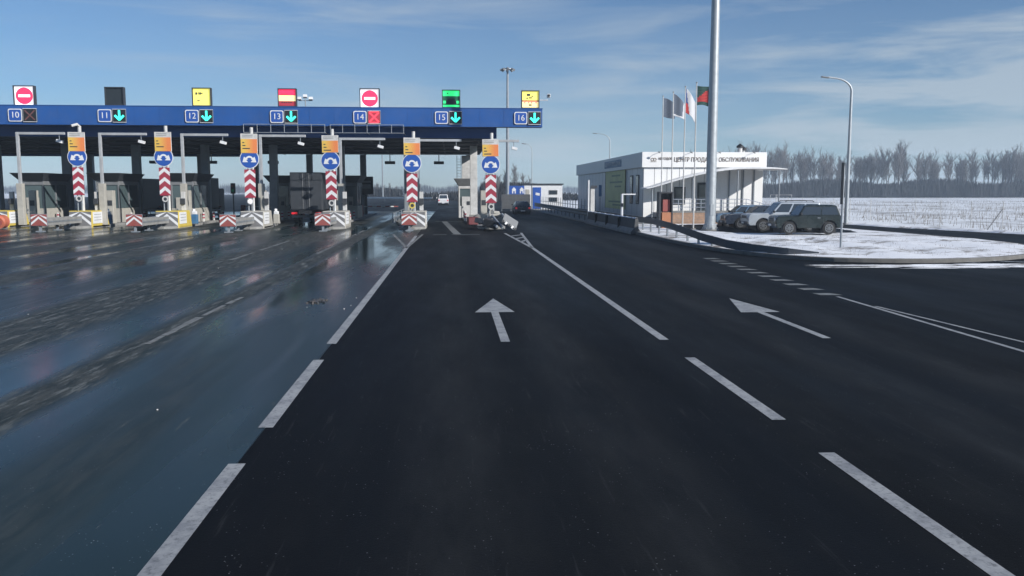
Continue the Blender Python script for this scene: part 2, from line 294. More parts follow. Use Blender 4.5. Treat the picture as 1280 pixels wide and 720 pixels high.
# ---------------------------------------------------------------- mesh helpers
class MB:
    def __init__(s): s.v = []; s.f = []; s.mi = []; s.mats = []
    def m(s, mat):
        if isinstance(mat, str): mat = M[mat]
        if mat not in s.mats: s.mats.append(mat)
        return s.mats.index(mat)
    def add(s, vs, fs, mat):
        o = len(s.v); k = s.m(mat); s.v += [tuple(p) for p in vs]
        for f in fs: s.f.append([o + i for i in f]); s.mi.append(k)
        return s
    def box(s, c, d, mat, rz=0, ry=0, rx=0):
        x, y, z = d[0] / 2, d[1] / 2, d[2] / 2
        vs = [Vector((a, b, e)) for a in (-x, x) for b in (-y, y) for e in (-z, z)]
        if rz or ry or rx:
            m = Matrix.Rotation(rz, 3, 'Z') @ Matrix.Rotation(ry, 3, 'Y') @ Matrix.Rotation(rx, 3, 'X'); vs = [m @ v for v in vs]
        c = Vector(c); vs = [v + c for v in vs]
        return s.add(vs, [(0, 1, 3, 2), (4, 6, 7, 5), (0, 4, 5, 1), (2, 3, 7, 6), (0, 2, 6, 4), (1, 5, 7, 3)], mat)
    def hexa(s, b4, t4, mat):      # bottom ring (ccw from above), top ring
        return s.add(list(b4) + list(t4), [(3, 2, 1, 0), (4, 5, 6, 7), (0, 1, 5, 4), (1, 2, 6, 5), (2, 3, 7, 6), (3, 0, 4, 7)], mat)
    def tube(s, pts, r, mat, n=8, cap=True):
        pts = [Vector(p) for p in pts]; k = len(pts)
        rs = r if isinstance(r, (list, tuple)) else [r] * k
        vs = []; ref = None
        for i, p in enumerate(pts):
            d = (pts[min(i + 1, k - 1)] - pts[max(i - 1, 0)]).normalized()
            if ref is None: ref = Vector((0, 0, 1)) if abs(d.z) < .9 else Vector((1, 0, 0))
            a = d.cross(ref).normalized(); b = d.cross(a).normalized(); ref = -b if False else ref
            for j in range(n):
                t = 2 * math.pi * j / n; vs.append(p + (a * math.cos(t) + b * math.sin(t)) * rs[i])
        fs = []
        for i in range(k - 1):
            for j in range(n):
                j2 = (j + 1) % n; fs.append((i * n + j, (i + 1) * n + j, (i + 1) * n + j2, i * n + j2))
        if cap: fs.append(tuple(range(n))); fs.append(tuple((k - 1) * n + j for j in reversed(range(n))))
        return s.add(vs, fs, mat)
    def prism(s, poly, axis, a, b, mat):   # poly of 2-D points; axis 'y' -> (x,z) poly extruded from y=a to b ; 'x' -> (y,z) ; 'z' -> (x,y)
        def q(p, t):
            return {'y': (p[0], t, p[1]), 'x': (t, p[0], p[1]), 'z': (p[0], p[1], t)}[axis]
        n = len(poly); vs = [q(p, a) for p in poly] + [q(p, b) for p in poly]
        fs = [tuple(range(n)), tuple(reversed(range(n, 2 * n)))] + [(i, i + n, (i + 1) % n + n, (i + 1) % n) for i in range(n)]
        return s.add(vs, fs, mat)
    def disc(s, c, r, th, mat, axis='y', n=24):
        c = Vector(c); d = {'y': Vector((0, 1, 0)), 'x': Vector((1, 0, 0)), 'z': Vector((0, 0, 1))}[axis]
        return s.tube([c - d * th / 2, c + d * th / 2], r, mat, n)
    def ring(s, c, r0, r1, th, mat, axis='y', n=20):
        c = Vector(c); u, w, d = {'y': ((1, 0, 0), (0, 0, 1), (0, 1, 0)), 'x': ((0, 1, 0), (0, 0, 1), (1, 0, 0)), 'z': ((1, 0, 0), (0, 1, 0), (0, 0, 1))}[axis]
        u, w, d = Vector(u), Vector(w), Vector(d); vs = []
        for j in range(n):
            t = 2 * math.pi * j / n; e = u * math.cos(t) + w * math.sin(t)
            vs += [c + e * r0 - d * th / 2, c + e * r1 - d * th / 2, c + e * r1 + d * th / 2, c + e * r0 + d * th / 2]
        fs = []
        for j in range(n):
            for q in range(4):
                fs.append((j * 4 + q, j * 4 + (q + 1) % 4, ((j + 1) % n) * 4 + (q + 1) % 4, ((j + 1) % n) * 4 + q))
        return s.add(vs, fs, mat)
    def build(s, name, parent=None, loc=(0, 0, 0), bevel=0, smooth=False, seg=2, fix=True):
        me = bpy.data.meshes.new(name); me.from_pydata(s.v, [], s.f); me.update()
        for m in s.mats: me.materials.append(m)
        for i, p in enumerate(me.polygons): p.material_index = s.mi[i]
        if fix:
            bm = bmesh.new(); bm.from_mesh(me); bmesh.ops.recalc_face_normals(bm, faces=bm.faces)
            bm.to_mesh(me); bm.free()
        o = bpy.data.objects.new(name, me); COL.objects.link(o); o.location = loc
        if parent: o.parent = parent
        if smooth:
            for p in me.polygons: p.use_smooth = True
        if bevel:
            b = o.modifiers.new('bevel', 'BEVEL'); b.width = bevel; b.segments = seg; b.limit_method = 'ANGLE'; b.angle_limit = R(35)
        return o
def autosmooth(o, ang=35):
    bm = bmesh.new(); bm.from_mesh(o.data)
    for f in bm.faces: f.smooth = True
    for e in bm.edges:
        if len(e.link_faces) != 2 or e.calc_face_angle(0) > R(ang): e.smooth = False
    bm.to_mesh(o.data); bm.free(); return o
def tag(o, label=None, cat=None, group=None, kind=None):
    for k, v in (('label', label), ('category', cat), ('group', group), ('kind', kind)):
        if v: o[k] = v
    return o
def thing(name, label, cat, loc=(0, 0, 0), rz=0, group=None):
    o = bpy.data.objects.new(name, None); COL.objects.link(o); o.location = loc; o.rotation_euler = (0, 0, rz)
    o.empty_display_size = .3
    return tag(o, label, cat, group)
def kids(o): return [c for c in COL.objects if c.parent == o]
def copy_tree(o, parent=None):
    c = o.copy(); COL.objects.link(c); c.parent = parent
    for ch in list(o.children): copy_tree(ch, c)
    return c
def text_mb(body, size, mat, depth=.02, align='CENTER'):
    cu = bpy.data.curves.new('t', 'FONT'); cu.body = body; cu.size = size; cu.extrude = depth / 2; cu.align_x = align; cu.align_y = 'CENTER'
    cu.offset = 0.0
    ob = bpy.data.objects.new('t', cu); COL.objects.link(ob)
    bpy.context.view_layer.update()
    me = bpy.data.meshes.new_from_object(ob.evaluated_get(bpy.context.evaluated_depsgraph_get()))
    bpy.data.objects.remove(ob)
    me.materials.clear(); me.materials.append(M[mat]); return me
def text(name, body, size, mat, loc, parent, rz=0, depth=.02, align='CENTER', fitw=None):
    me = text_mb(body, size, mat, depth, align)
    o = bpy.data.objects.new(name, me); COL.objects.link(o); o.parent = parent
    o.location = loc; o.rotation_euler = (R(90), 0, rz)
    if fitw:
        xs = [v.co.x for v in me.vertices]; k = fitw / (max(xs) - min(xs))
        for v in me.vertices: v.co.x *= k
    return o
def struct(mb, name, **kw):
    o = mb.build(name, **kw); o['kind'] = 'structure'; return o

# ---------------------------------------------------------------- ground, roads, kerbs
g = MB(); g.add([(-3500, -60, 0), (3500, -60, 0), (3500, 5000, 0), (-3500, 5000, 0)], [(0, 1, 2, 3)], 'field')
struct(g, 'snow_field', loc=(0, 0, -.06))
def sheet(name, pts, z, mat, **kw):
    m = MB(); m.add([(x, y, 0) for x, y in pts], [tuple(range(len(pts)))], mat)
    return struct(m, name, loc=(0, 0, z), **kw)
sheet('road', [(-2.07, -30), (75, -30), (75, 26), (52, 34), (42, 40), (34.6, 49.4), (31.6, 60), (30.6, 72), (29.6, 112), (29.6, 128), (13, 128), (13, 900), (-2.07, 900)], 0, 'asphalt')
sheet('toll_plaza_apron', [(-2.074, -30), (-2.074, 112), (-150, 112), (-120, 60), (-110, -30)], 0, 'wetasphalt')
sheet('road_beyond_plaza', [(-2.074, 112.004), (-2.074, 900), (-190, 900), (-150, 112.004)], 0, 'asphalt')
# snow banked along the far side of the service road
def bank(name, path, w, h, mat, n=2, seed=1):
    rnd = random.Random(seed); m = MB(); pts = [Vector((*p, 0)) for p in path]; dense = []
    for a, b in zip(pts, pts[1:]):
        k = max(1, int((b - a).length / .5))
        dense += [a.lerp(b, i / k) for i in range(k)]
    dense.append(pts[-1]); prof = [-.5, -.3, -.1, .15, .35, .5]; hs = [0, .6, 1, .85, .45, 0]; vs = []
    for i, p in enumerate(dense):
        d = (dense[min(i + 1, len(dense) - 1)] - dense[max(i - 1, 0)]).normalized(); nn = Vector((-d.y, d.x, 0))
        wi = w * rnd.uniform(.7, 1.2); hi = h * rnd.uniform(.5, 1.15)
        for q, hh in zip(prof, hs): vs.append(p + nn * q * wi + Vector((0, 0, hh * hi * rnd.uniform(.8, 1.1) if hh else -.03)))
    c = len(prof); fs = [(i * c + j, (i + 1) * c + j, (i + 1) * c + j + 1, i * c + j + 1) for i in range(len(dense) - 1) for j in range(c - 1)]
    m.add(vs, fs, mat); return struct(m, name, smooth=True)
bank('roadside_snow_bank', [(74, 27), (52, 34.6), (42.4, 40.6), (35.2, 49.8), (32.2, 60), (31.1, 72), (30.2, 110)], 1.3, .16, 'snow')

# snow covered traffic island with concrete kerb
KERB = [(11.3, 64), (11.2, 57), (11.14, 51), (11.12, 45), (11.15, 41), (11.5, 36), (12.2, 33.3), (13.3, 31.4), (14.7, 30.3), (17.0, 29.75), (19.8, 30.2), (22.6, 31.8), (25.0, 34.2), (26.6, 37.4), (27.2, 41), (27.0, 48), (26.4, 55.3), (26.1, 60), (26.0, 64)]
def dens(path, step=.6):
    out = []
    for (a, b), (c, d) in zip(path, path[1:]):
        k = max(1, int(math.hypot(c - a, d - b) / step)); out += [(a + (c - a) * i / k, b + (d - b) * i / k) for i in range(k)]
    return out + [path[-1]]
def smoothp(path, it=2):
    for _ in range(it):
        q = [path[0]]
        for a, b in zip(path, path[1:]):
            q += [(a[0] * .75 + b[0] * .25, a[1] * .75 + b[1] * .25), (a[0] * .25 + b[0] * .75, a[1] * .25 + b[1] * .75)]
        path = q + [path[-1]]
    return path
K = smoothp(KERB)
def strip_kerb(name, path, w, z0, z1, mat, closed=False):
    m = MB(); vs = []
    for i, p in enumerate(path):
        a = Vector(path[max(i - 1, 0)]); b = Vector(path[min(i + 1, len(path) - 1)]); d = (b - a).normalized(); n = Vector((d.y, -d.x))
        p = Vector(p)
        for off, z in ((0, z0), (0, z1 - .02), (-.02, z1), (-w, z1), (-w, z0)):
            q = p + n * off; vs.append((q.x, q.y, z))
    c = 5; fs = [(i * c + j, (i + 1) * c + j, (i + 1) * c + j + 1, i * c + j + 1) for i in range(len(path) - 1) for j in range(c - 1)]
    fs += [tuple(range(c)), tuple(range((len(path) - 1) * c, len(path) * c))]
    m.add(vs, fs, mat); return struct(m, name)
strip_kerb('kerb', K, .2, -.02, .15, 'kerbstone')
cx, cy = 18.6, 46.0; rings = 22; m = MB(); vs = []; out = dens(K, .5); rnd = random.Random(3)
for k in range(rings + 1):
    f = 1 - k / rings
    for (x, y) in out:
        X = cx + (x - cx) * f * .992; Y = cy + (y - cy) * f * .992
        amp = max(0, min(1, (45.3 - Y) / 2)) * min(1, k / 2)
        hmp = .055 * math.sin(X * 1.7 + Y * .9) * math.cos(Y * 1.3 - X * .6) + .03 * rnd.uniform(-1, 1) + .07
        vs.append((X, Y, .135 + amp * hmp))
c = len(out); fs = [(k * c + j, k * c + j + 1, (k + 1) * c + j + 1, (k + 1) * c + j) for k in range(rings) for j in range(c - 1)]
m.add(vs, fs, 'snow')
# the ring is open along the far side: close it as a fan
fs2 = [(k * c + c - 1, k * c, (k + 1) * c, (k + 1) * c + c - 1) for k in range(rings)]
m.add([], [], 'snow'); m.f += [list(f) for f in fs2]; m.mi += [0] * len(fs2)
struct(m, 'snow_covered_traffic_island', smooth=True)
# cleared parking bays, ragged edge
rag = []
for i in range(60):
    t = 2 * math.pi * i / 60; ex = 5.2 + .35 * math.sin(3 * t) + rnd.uniform(-.25, .25); ey = 6.6 + rnd.uniform(-.3, .3)
    q = .5; rag.append((20.6 + ex * math.copysign(abs(math.cos(t)) ** q, math.cos(t)) * .95, 56.0 + ey * math.copysign(abs(math.sin(t)) ** q, math.sin(t))))
sheet('parking_lot', rag, .147, 'asphalt')
# pavement round the service building
pv = MB(); pv.box((19.55, 89, .06), (16.7, 50, .16), 'conc'); struct(pv, 'pavement', bevel=.02)
pk = MB(); pk.box((11.13, 95, .05), (.18, 62, .2), 'conc'); struct(pk, 'kerb', bevel=.015)
# ragged slush along the kerb, drawn out by tyres
m = MB(); rnd = random.Random(11)
def shard(m, x, y, l, w, ang, mat, z=.006):
    n = 14; pts = []
    for i in range(n):
        t = 2 * math.pi * i / n; rr = rnd.uniform(.6, 1.15)
        a, b = math.cos(t) * l / 2 * rr, math.sin(t) * w / 2 * rr
        pts.append((x + a * math.cos(ang) - b * math.sin(ang), y + a * math.sin(ang) + b * math.cos(ang), z + rnd.uniform(0, .002)))
    m.add([(x, y, z + .012)] + pts, [(0, i + 1, (i + 1) % n + 1) for i in range(n)], mat)
for i in range(380):
    t = rnd.random() ** .75; x = 12.6 + t * 19
    yk = 30.6 - 1.0 * math.exp(-((x - 17) / 3.5) ** 2) if x < 20 else 30.0 + (x - 20) * .12
    off = rnd.uniform(.35, .7) + (rnd.random() ** 1.6) * (1.0 + t * 1.6)
    yk2 = min(yk, 29.75) if x < 22 else 29.6 + .25 * (x - 22)
    w = rnd.uniform(.05, .16) * (1 + t * 1.8) / (1 + max(0, off - .6) * .8)
    shard(m, x, yk2 - off, rnd.uniform(.5, 2.6), w, rnd.uniform(-.05, .09), 'snow')
tag(m.build('slush_patches'), 'broken streaks of white slush along the kerb of the snowy island', 'slush', kind='stuff')

m = MB(); rnd = random.Random(19)
for (ra_, ph0) in ((4.6, 0), (5.7, .1)):
    for i in range(60):
        a = R(200 + i * 1.25) + ph0; x = 27.6 + (ra_ + 2.2) * math.cos(a) * 1.25; y = 33.2 + ra_ * math.sin(a) * 1.15
        if rnd.random() < .8: shard(m, x, y, rnd.uniform(.25, .8), rnd.uniform(.1, .3), math.atan2(math.cos(a), -math.sin(a) * 1.1), 'packed', .009)
tag(m.build('slush_ridges'), 'curved ridges of grey slush left by turning tyres', 'slush', kind='stuff')

# painted markings
def mark(name, polys, mat='paint', z=.004):
    m = MB()
    for p in polys:
        # subdivide long quads so worn edges stay straight but slightly uneven
        m.add([(x, y, 0) for x, y in p], [tuple(range(len(p)))], mat)
    return struct(m, name, loc=(0, 0, z))
def line(x0, y0, x1, y1, w):
    d = Vector((x1 - x0, y1 - y0)).normalized(); n = Vector((-d.y, d.x)) * w / 2
    return [(x0 - n.x, y0 - n.y), (x1 - n.x, y1 - n.y), (x1 + n.x, y1 + n.y), (x0 + n.x, y0 + n.y)]
W = .165
for y0, y1 in ((-6, -2.4), (-1.2, 2.2), (4.4, 8.11), (9.37, 13.2), (14.6, 50.2)): mark('lane_line', [line(-2.07, y0, -2.07, y1, W)])
for y0, y1 in ((-3, .8), (4.2, 8.05), (9.29, 12.98), (14.59, 39.2)): mark('lane_line', [line(3.72, y0, 3.72, y1, W)])
mark('hatched_marking', [line(3.72, 39.2, 3.3, 53.0, .15), line(3.72, 39.2, 4.35, 53.4, .15)] + [line(3.72 - .42 * t, 39.2 + 13.8 * t, 3.72 + .63 * (t + .1), 39.2 + 14.2 * (t + .1), .22) for t in (.35, .55, .75)])
mark('hatched_marking', [line(-2.07, 39.5, -3.5, 52, .14), line(-2.07, 39.5, -1.75, 52, .14), line(-3.0, 47.5, -1.9, 47.5, .3), line(-3.2, 50.3, -1.8, 50.3, .3), line(-2.6, 44, -2, 44, .3)], 'oldpaint', .0065)
def arrow(x, y, hl, hw, sl, sw, lean=0):
    return [[(x - hw / 2, y - hl), (x - sw / 2, y - hl + .001), (x + sw / 2, y - hl + .001), (x + hw / 2, y - hl), (x + lean, y)], [(x - sw / 2, y - hl - sl), (x + sw / 2, y - hl - sl), (x + sw / 2, y - hl), (x - sw / 2, y - hl)]]
mark('arrow_marking', arrow(.92, 20.6, 2.35, .86, 3.65, .16, .08))
mark('arrow_marking', arrow(6.65, 20.25, 2.4, .86, 3.3, .15, .1))
mark('edge_line', [line(9.0, 4, 9.54, 20.4, .10), line(9.60, 18.6, 10.35, 6, .08)])
mark('give_way_marking', [[(9.55 + i * .055 - .30, 20.7 + i * 1.15), (9.55 + i * .055 + .28, 20.7 + i * 1.15), (9.55 + i * .055 + .12, 21.12 + i * 1.15), (9.55 + i * .055 - .34, 21.12 + i * 1.15)] for i in range(11)], 'oldpaint')
rnd = random.Random(4)
old = []
for X, y0, y1 in ((-5.2, 14.8, 21.3), (-6.3, 24, 27), (-8.4, 33, 37), (-8.5, 38.5, 46), (-5.6, 36, 41), (-5.7, 43, 48), (-5.8, 50, 58), (-11.5, 36, 40), (-14.2, 33, 38), (-14.3, 40, 48), (-20.2, 38, 44), (-22.5, 30, 58), (-17.2, 44, 52), (-27, 36, 56), (-11.4, 47, 55)):
    y = y0
    while y < y1:
        k = min(y1, y + rnd.uniform(.5, 1.9)); w = rnd.uniform(.09, .17); dx = rnd.uniform(-.03, .03)
        old.append(line(X + dx, y, X + dx + rnd.uniform(-.02, .02), k, w)); y = k + rnd.choice((.03, .05, .25, .5))
mark('worn_lane_line', old, 'oldpaint', .005)
mark('stop_line', [line(-7.6, 51.5, -3.9, 51.5, .28), line(-13.5, 52, -9.6, 52, .28), line(-1.1, 51.5, -.3, 51.5, .3), line(0, 51.5, 1.7, 51.5, .3), line(-7.5, 70, -3.5, 70, .3), line(-1.4, 74, 1.5, 74, .3)], 'oldpaint', .0066)
mark('worn_tyre_track_marking', [line(.35, 52, -.6, 74, .45)], 'oldpaint', .0055)
# a few crumbs of ice and a dirt heap on the plaza
m = MB(); rnd = random.Random(21)
for i in range(9):
    x, y = rnd.uniform(-9, -2.3), rnd.uniform(6, 40)
    if rnd.random() < .5: x, y = -2.8 + rnd.gauss(0, .25), 19 + rnd.gauss(0, 1.2)
    s = rnd.uniform(.008, .018); m.box((x, y, s / 2), (s * 1.6, s * 1.2, s), 'dwhite', rnd.random() * 3, .2, .3)
for i in range(110):
    s = rnd.uniform(.015, .05); m.box((-3.2 + rnd.gauss(0, .1), 20.4 + rnd.gauss(0, .2), s / 3), (s * 1.8, s, s * .8), 'dark' if i % 3 else 'bark', rnd.random() * 3)
tag(m.build('road_debris'), 'crumbs of ice, grit and a small brown dirt heap on the wet asphalt', 'debris', kind='stuff')

# ---------------------------------------------------------------- toll plaza
LANES = {10: -28.44, 11: -22.57, 12: -16.83, 13: -11.12, 14: -5.54, 15: .05, 16: 5.55}
# nose position of the island that stands to the left of the next lane: (x, y, top of its price board)
ISL = {16: (2.80, 60, 6.19), 15: (-2.72, 60, 6.27), 14: (-8.29, 60.5, 6.44), 13: (-13.99, 61, 6.56), 12: (-20.07, 62, 6.71), 11: (-26.38, 63, 6.74), 10: (-32.6, 64, 6.8)}
ISLL = {16: 'between lanes 15 and 16', 15: 'between lanes 14 and 15', 14: 'between lanes 13 and 14', 13: 'between lanes 12 and 13', 12: 'between lanes 11 and 12', 11: 'between lanes 10 and 11', 10: 'left of lane 10'}
for k, (x, y, zt) in ISL.items():
    m = MB(); n = 7; pts = [(x + .95 * math.cos(math.pi + math.pi * i / n), y - .2 + 1.1 * math.sin(math.pi + math.pi * i / n)) for i in range(n + 1)]
    xe = 2.0 - 5.7 * (16 - k)
    pts += [(x + .95, y + 3), (xe + .95, y + 12), (xe + .95, 98), (xe - .95, 98), (xe - .95, y + 12), (x - .95, y + 3)]
    m.prism(pts, 'z', -.02, .16, 'conc'); struct(m, 'toll_island', bevel=.02)
WHERE = {10: 'leftmost of all', 11: 'second from the left', 12: 'third from the left', 13: 'fourth from the left', 14: 'third from the right', 15: 'second from the right', 16: 'rightmost of all'}
UNDER = {10: 'left no entry board', 11: 'blank dark board', 12: 'yellow board', 13: 'red and cream striped board', 14: 'right no entry board', 15: 'green board', 16: 'yellow and cream board by the camera'}
# canopy
can = thing('toll_canopy', 'long blue toll plaza canopy on grey columns spanning the lanes', 'canopy', (-25, 75, 0))
ox, oy = -25, 75
def C_(x, y, z): return (x - ox, y - oy, z)
m = MB(); m.box(C_(-35.6, 65.5, 8.08), (85, .9, 1.36), 'blue')
for i in range(47): m.box(C_(-77 + i * 1.8, 65.042, 8.08), (.014, .012, 1.3), 'blue2')
m.box(C_(-35.6, 65.5, 8.785), (85.06, .96, .05), 'blue2'); m.build('sign_fascia', can, bevel=.015)
m = MB(); m.box(C_(-36.2, 67.3, 7.13), (79.5, .5, .9), 'blue2'); m.box(C_(-36.2, 67.0, 7.6), (79.6, .7, .05), 'galv'); m.build('lower_fascia', can)
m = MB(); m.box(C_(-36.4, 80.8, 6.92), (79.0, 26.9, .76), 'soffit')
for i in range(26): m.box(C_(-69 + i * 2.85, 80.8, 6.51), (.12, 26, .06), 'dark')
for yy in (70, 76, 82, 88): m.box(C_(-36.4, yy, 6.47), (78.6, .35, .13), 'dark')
m.build('roof', can)
m = MB(); m.box(C_(-45, 94.4, 6.45), (46, .25, .35), 'blue2'); m.build('rear_fascia', can)
m = MB()
for a, b in ((-15.2, -9.3), (-8.9, -3.5)):
    for z in (6.9, 7.5): m.tube([C_(a, 64.92, z), C_(b, 64.92, z)], .028, 'steel', 6)
    n = 6
    for i in range(n + 1): xx = a + (b - a) * i / n; m.tube([C_(xx, 64.92, 6.88), C_(xx, 64.92, 7.52)], .024, 'steel', 6)
    for i in (0, 3, 6): xx = a + (b - a) * i / n; m.tube([C_(xx, 64.92, 6.92), C_(xx, 67.1, 6.92)], .03, 'steel', 6)
m.build('walkway_railing', can)
for k in range(0, 12):
    for yy, w in ((75, .62), (95 - 1.2, .62)):
        xx = 1.96 - 5.7 * k
        if k > 0 and yy > 80 and k % 2 == 0 and k > 5: continue
        m = MB(); m.box((0, 0, 3.32), (w, w, 6.36), 'dwhite' if (k == 0 and yy < 80) else 'steel'); m.box((0, 0, .32), (w + .14, w + .14, .5), 'conc')
        m.build('column', can, loc=C_(xx, yy, 0), bevel=.02)
# lane number sign + lane signal fixed on the fascia, and LED boards above
SIG = {10: 'off', 11: 'go', 12: 'go', 13: 'go', 14: 'stop', 15: 'go', 16: 'go'}
SX = {10: -28.94, 11: -23.15, 12: -17.43, 13: -11.79, 14: -6.19, 15: -.62, 16: 4.86}
def rrect(x0, z0, x1, z1, r, n=4):
    p = []
    for (cx_, cz_, a0) in ((x1 - r, z1 - r, 0), (x0 + r, z1 - r, 90), (x0 + r, z0 + r, 180), (x1 - r, z0 + r, 270)):
        p += [(cx_ + r * math.cos(R(a0 + 90 * i / n)), cz_ + r * math.sin(R(a0 + 90 * i / n))) for i in range(n + 1)]
    return p
FK = 65 / 60
for k, x in SX.items():
    z = 8.06; x *= FK
    t = thing('lane_number_sign', 'white bordered lane number %d on the fascia under the %s' % (k, UNDER[k].replace(' by the camera', '')), 'lane sign', (x, 65.0, z), group='lane number signs on the fascia'); t.scale = (FK,) * 3
    m = MB(); m.prism(rrect(-.45, -.42, .45, .42, .12), 'y', -.03, .04, 'white'); m.prism(rrect(-.39, -.36, .39, .36, .09), 'y', -.036, -.031, 'signblue'); m.build('panel', t)
    text('lettering', str(k), .56, 'white', (0, -.045, 0), t)
    col = {'go': 'showing a green down arrow', 'stop': 'showing a red cross', 'off': 'with a dim unlit cross'}[SIG[k]]
    t = thing('lane_signal', 'lane signal %s, under the %s' % (col, UNDER[k]), 'lane signal', (x + .96 * FK, 65.0, z), group='lane signals on the fascia'); t.scale = (FK,) * 3
    m = MB(); m.box((0, 0, 0), (.86, .1, .84), 'black')
    for zz in (-.43, .43): m.box((0, -.04, zz), (.88, .06, .03), 'white')
    for xx in (-.43, .43): m.box((xx, -.04, 0), (.03, .06, .8), 'steel')
    m.build('housing', t); m = MB()
    if SIG[k] == 'go':
        m.box((0, -.062, .08), (.13, .02, .56), 'l_cyan')
        for s in (-1, 1): m.box((s * .145, -.066, -.13), (.42, .02, .13), 'l_cyan', ry=s * R(-45))
    elif SIG[k] == 'stop':
        m.box((0, -.055, 0), (.8, .008, .78), 'l_dred')
        for s in (-1, 1): m.box((0, -.066 - .003 * s, 0), (.9, .012, .10), 'l_red', ry=s * R(45))
        for zz in (-.36, .36): m.box((0, -.069, zz), (.6, .012, .07), 'l_red')
    else:
        for s in (-1, 1): m.box((0, -.066 - .003 * s, 0), (.9, .012, .08), 'l_dim', ry=s * R(45))
    m.build('lamps', t)
DSC = {10: ('round no entry disc glowing red on white', 'lane 10'), 11: ('blank unlit dark panel', 'lane 11'), 12: ('glowing plain yellow with small dark marks', 'lane 12'), 13: ('glowing with red, cream and dark red bands', 'lane 13'),
       14: ('no entry disc glowing red on white', 'lane 14'), 15: ('glowing green with a dark vehicle band', 'lane 15'), 16: ('glowing yellow with pictograms and a red lower band', 'lane 16')}
for k, x in LANES.items():
    t = thing('display_board', 'square roof board %s above %s' % DSC[k], 'display board', (x * FK, 65.5, 8.80), group='display boards on the canopy edge'); t.scale = (FK,) * 3
    w = .62 if k in (10, 14) else .57
    m = MB(); m.box((0, 0, .62), (2 * w, .22, 2 * w), 'dark')
    for xx in (-w - .03, w + .03): m.box((xx, -.05, .62), (.06, .34, 2 * w + .1), 'dark')
    for zz in (-w - .0, w + .03): m.box((0, -.05, .62 + zz), (2 * w + .1, .34, .05), 'dark')
    m.build('housing', t)
    m = MB()
    for xx in (-.35, .35): m = MB(); m.box((xx, .03, 0), (.07, .07, .1), 'steel'); m.build('bracket', t)
    m = MB(); f = lambda x0, z0, x1, z1, mat, d=0: m.box(((x0 + x1) / 2, -.118 - d, .62 + (z0 + z1) / 2), (x1 - x0, .012, z1 - z0), mat)
    if k in (10, 14):
        f(-w, -w, w, w, 'l_white'); m.disc((0, -.128, .62), .55, .012, 'l_pink', n=40); f(-.38, -.085, .38, .085, 'l_white', .02)
    elif k == 11: f(-w, -w, w, w, 'l_off')
    elif k == 12:
        f(-w, -w, w, w, 'l_yel')
        for a, b, c_, d in ((-.42, .16, -.30, .32), (-.25, .17, -.20, .33), (-.17, .17, -.04, .32), (-.02, .2, .06, .3), (-.33, -.28, -.2, -.22), (-.22, -.24, -.14, -.18)): f(a, b, c_, d, 'dark', .008)
    elif k == 13:
        f(-w, .16, w, w, 'l_pink'); f(-w, -.22, w, .16, 'l_cream'); f(-w, -w, w, -.22, 'l_dred')
        for i in range(4): f(-.42 + i * .12, .2, -.33 + i * .12, .27, 'l_dred', .008)
        for i in range(5): f(-.4 + i * .15, -.34, -.3 + i * .15, -.28, 'l_off', .008)
    elif k == 15:
        f(-w, .2, w, w, 'l_green'); f(-w, -w, w, .2, 'l_dgreen'); f(-w, -w, w, -.40, 'l_green', .004)
        for s in (-1, 1): f(s * .46 - .09, -.3, s * .46 + .09, -.12, 'l_green', .004)
        f(-.34, -.36, .34, -.12, 'l_off', .008); f(-.26, -.12, .26, .04, 'l_off', .008); f(-.30, .34, -.2, .42, 'l_dgreen', .008)
    else:
        f(-w, -.05, w, w, 'l_yel'); f(-w, -w, w, -.05, 'l_cream'); f(-w, -.14, w, -.05, 'l_dred', .004)
        for a, b, c_, d in ((-.25, .25, .0, .4), (-.28, .06, -.15, .14), (-.1, .08, .12, .16), (.08, .2, .2, .27)): f(a, b, c_, d, 'dark', .008)
        for a in (-.42, -.14, .06, .36): f(a, -.26, a + .08, -.16, 'l_red', .008)
        f(-.1, -.42, .1, -.32, 'dark', .008)
    m.build('screen', t)
t = thing('side_camera', 'small camera on a white arm beside the rightmost roof board', 'camera', (6.75, 65.5, 9.45))
m = MB(); m.tube([(0, 0, 0), (.62, 0, 0), (.62, 0, .18)], .035, 'white', 8); m.build('arm', t)
m = MB(); m.box((.66, -.08, .32), (.24, .38, .26), 'white'); m.disc((.66, -.3, .32), .1, .06, 'black'); m.build('camera_head', t, bevel=.03)
t = thing('roof_floodlight', 'small floodlight pair on a mast over the canopy between lanes 13 and 14', 'floodlight', (-15.6, 95, 7.0))
m = MB(); m.tube([(0, 0, 0), (0, 0, 5.5)], .06, 'steel', 8); m.tube([(-.7, 0, 5.3), (.7, 0, 5.3)], .04, 'steel', 6); m.build('post', t)
for s in (-.6, 0, .6): m = MB(); m.box((s, -.1, 5.5 if s else 5.75), (.42, .3, .3), 'white', rx=R(-25)); m.build('lamp_head', t)

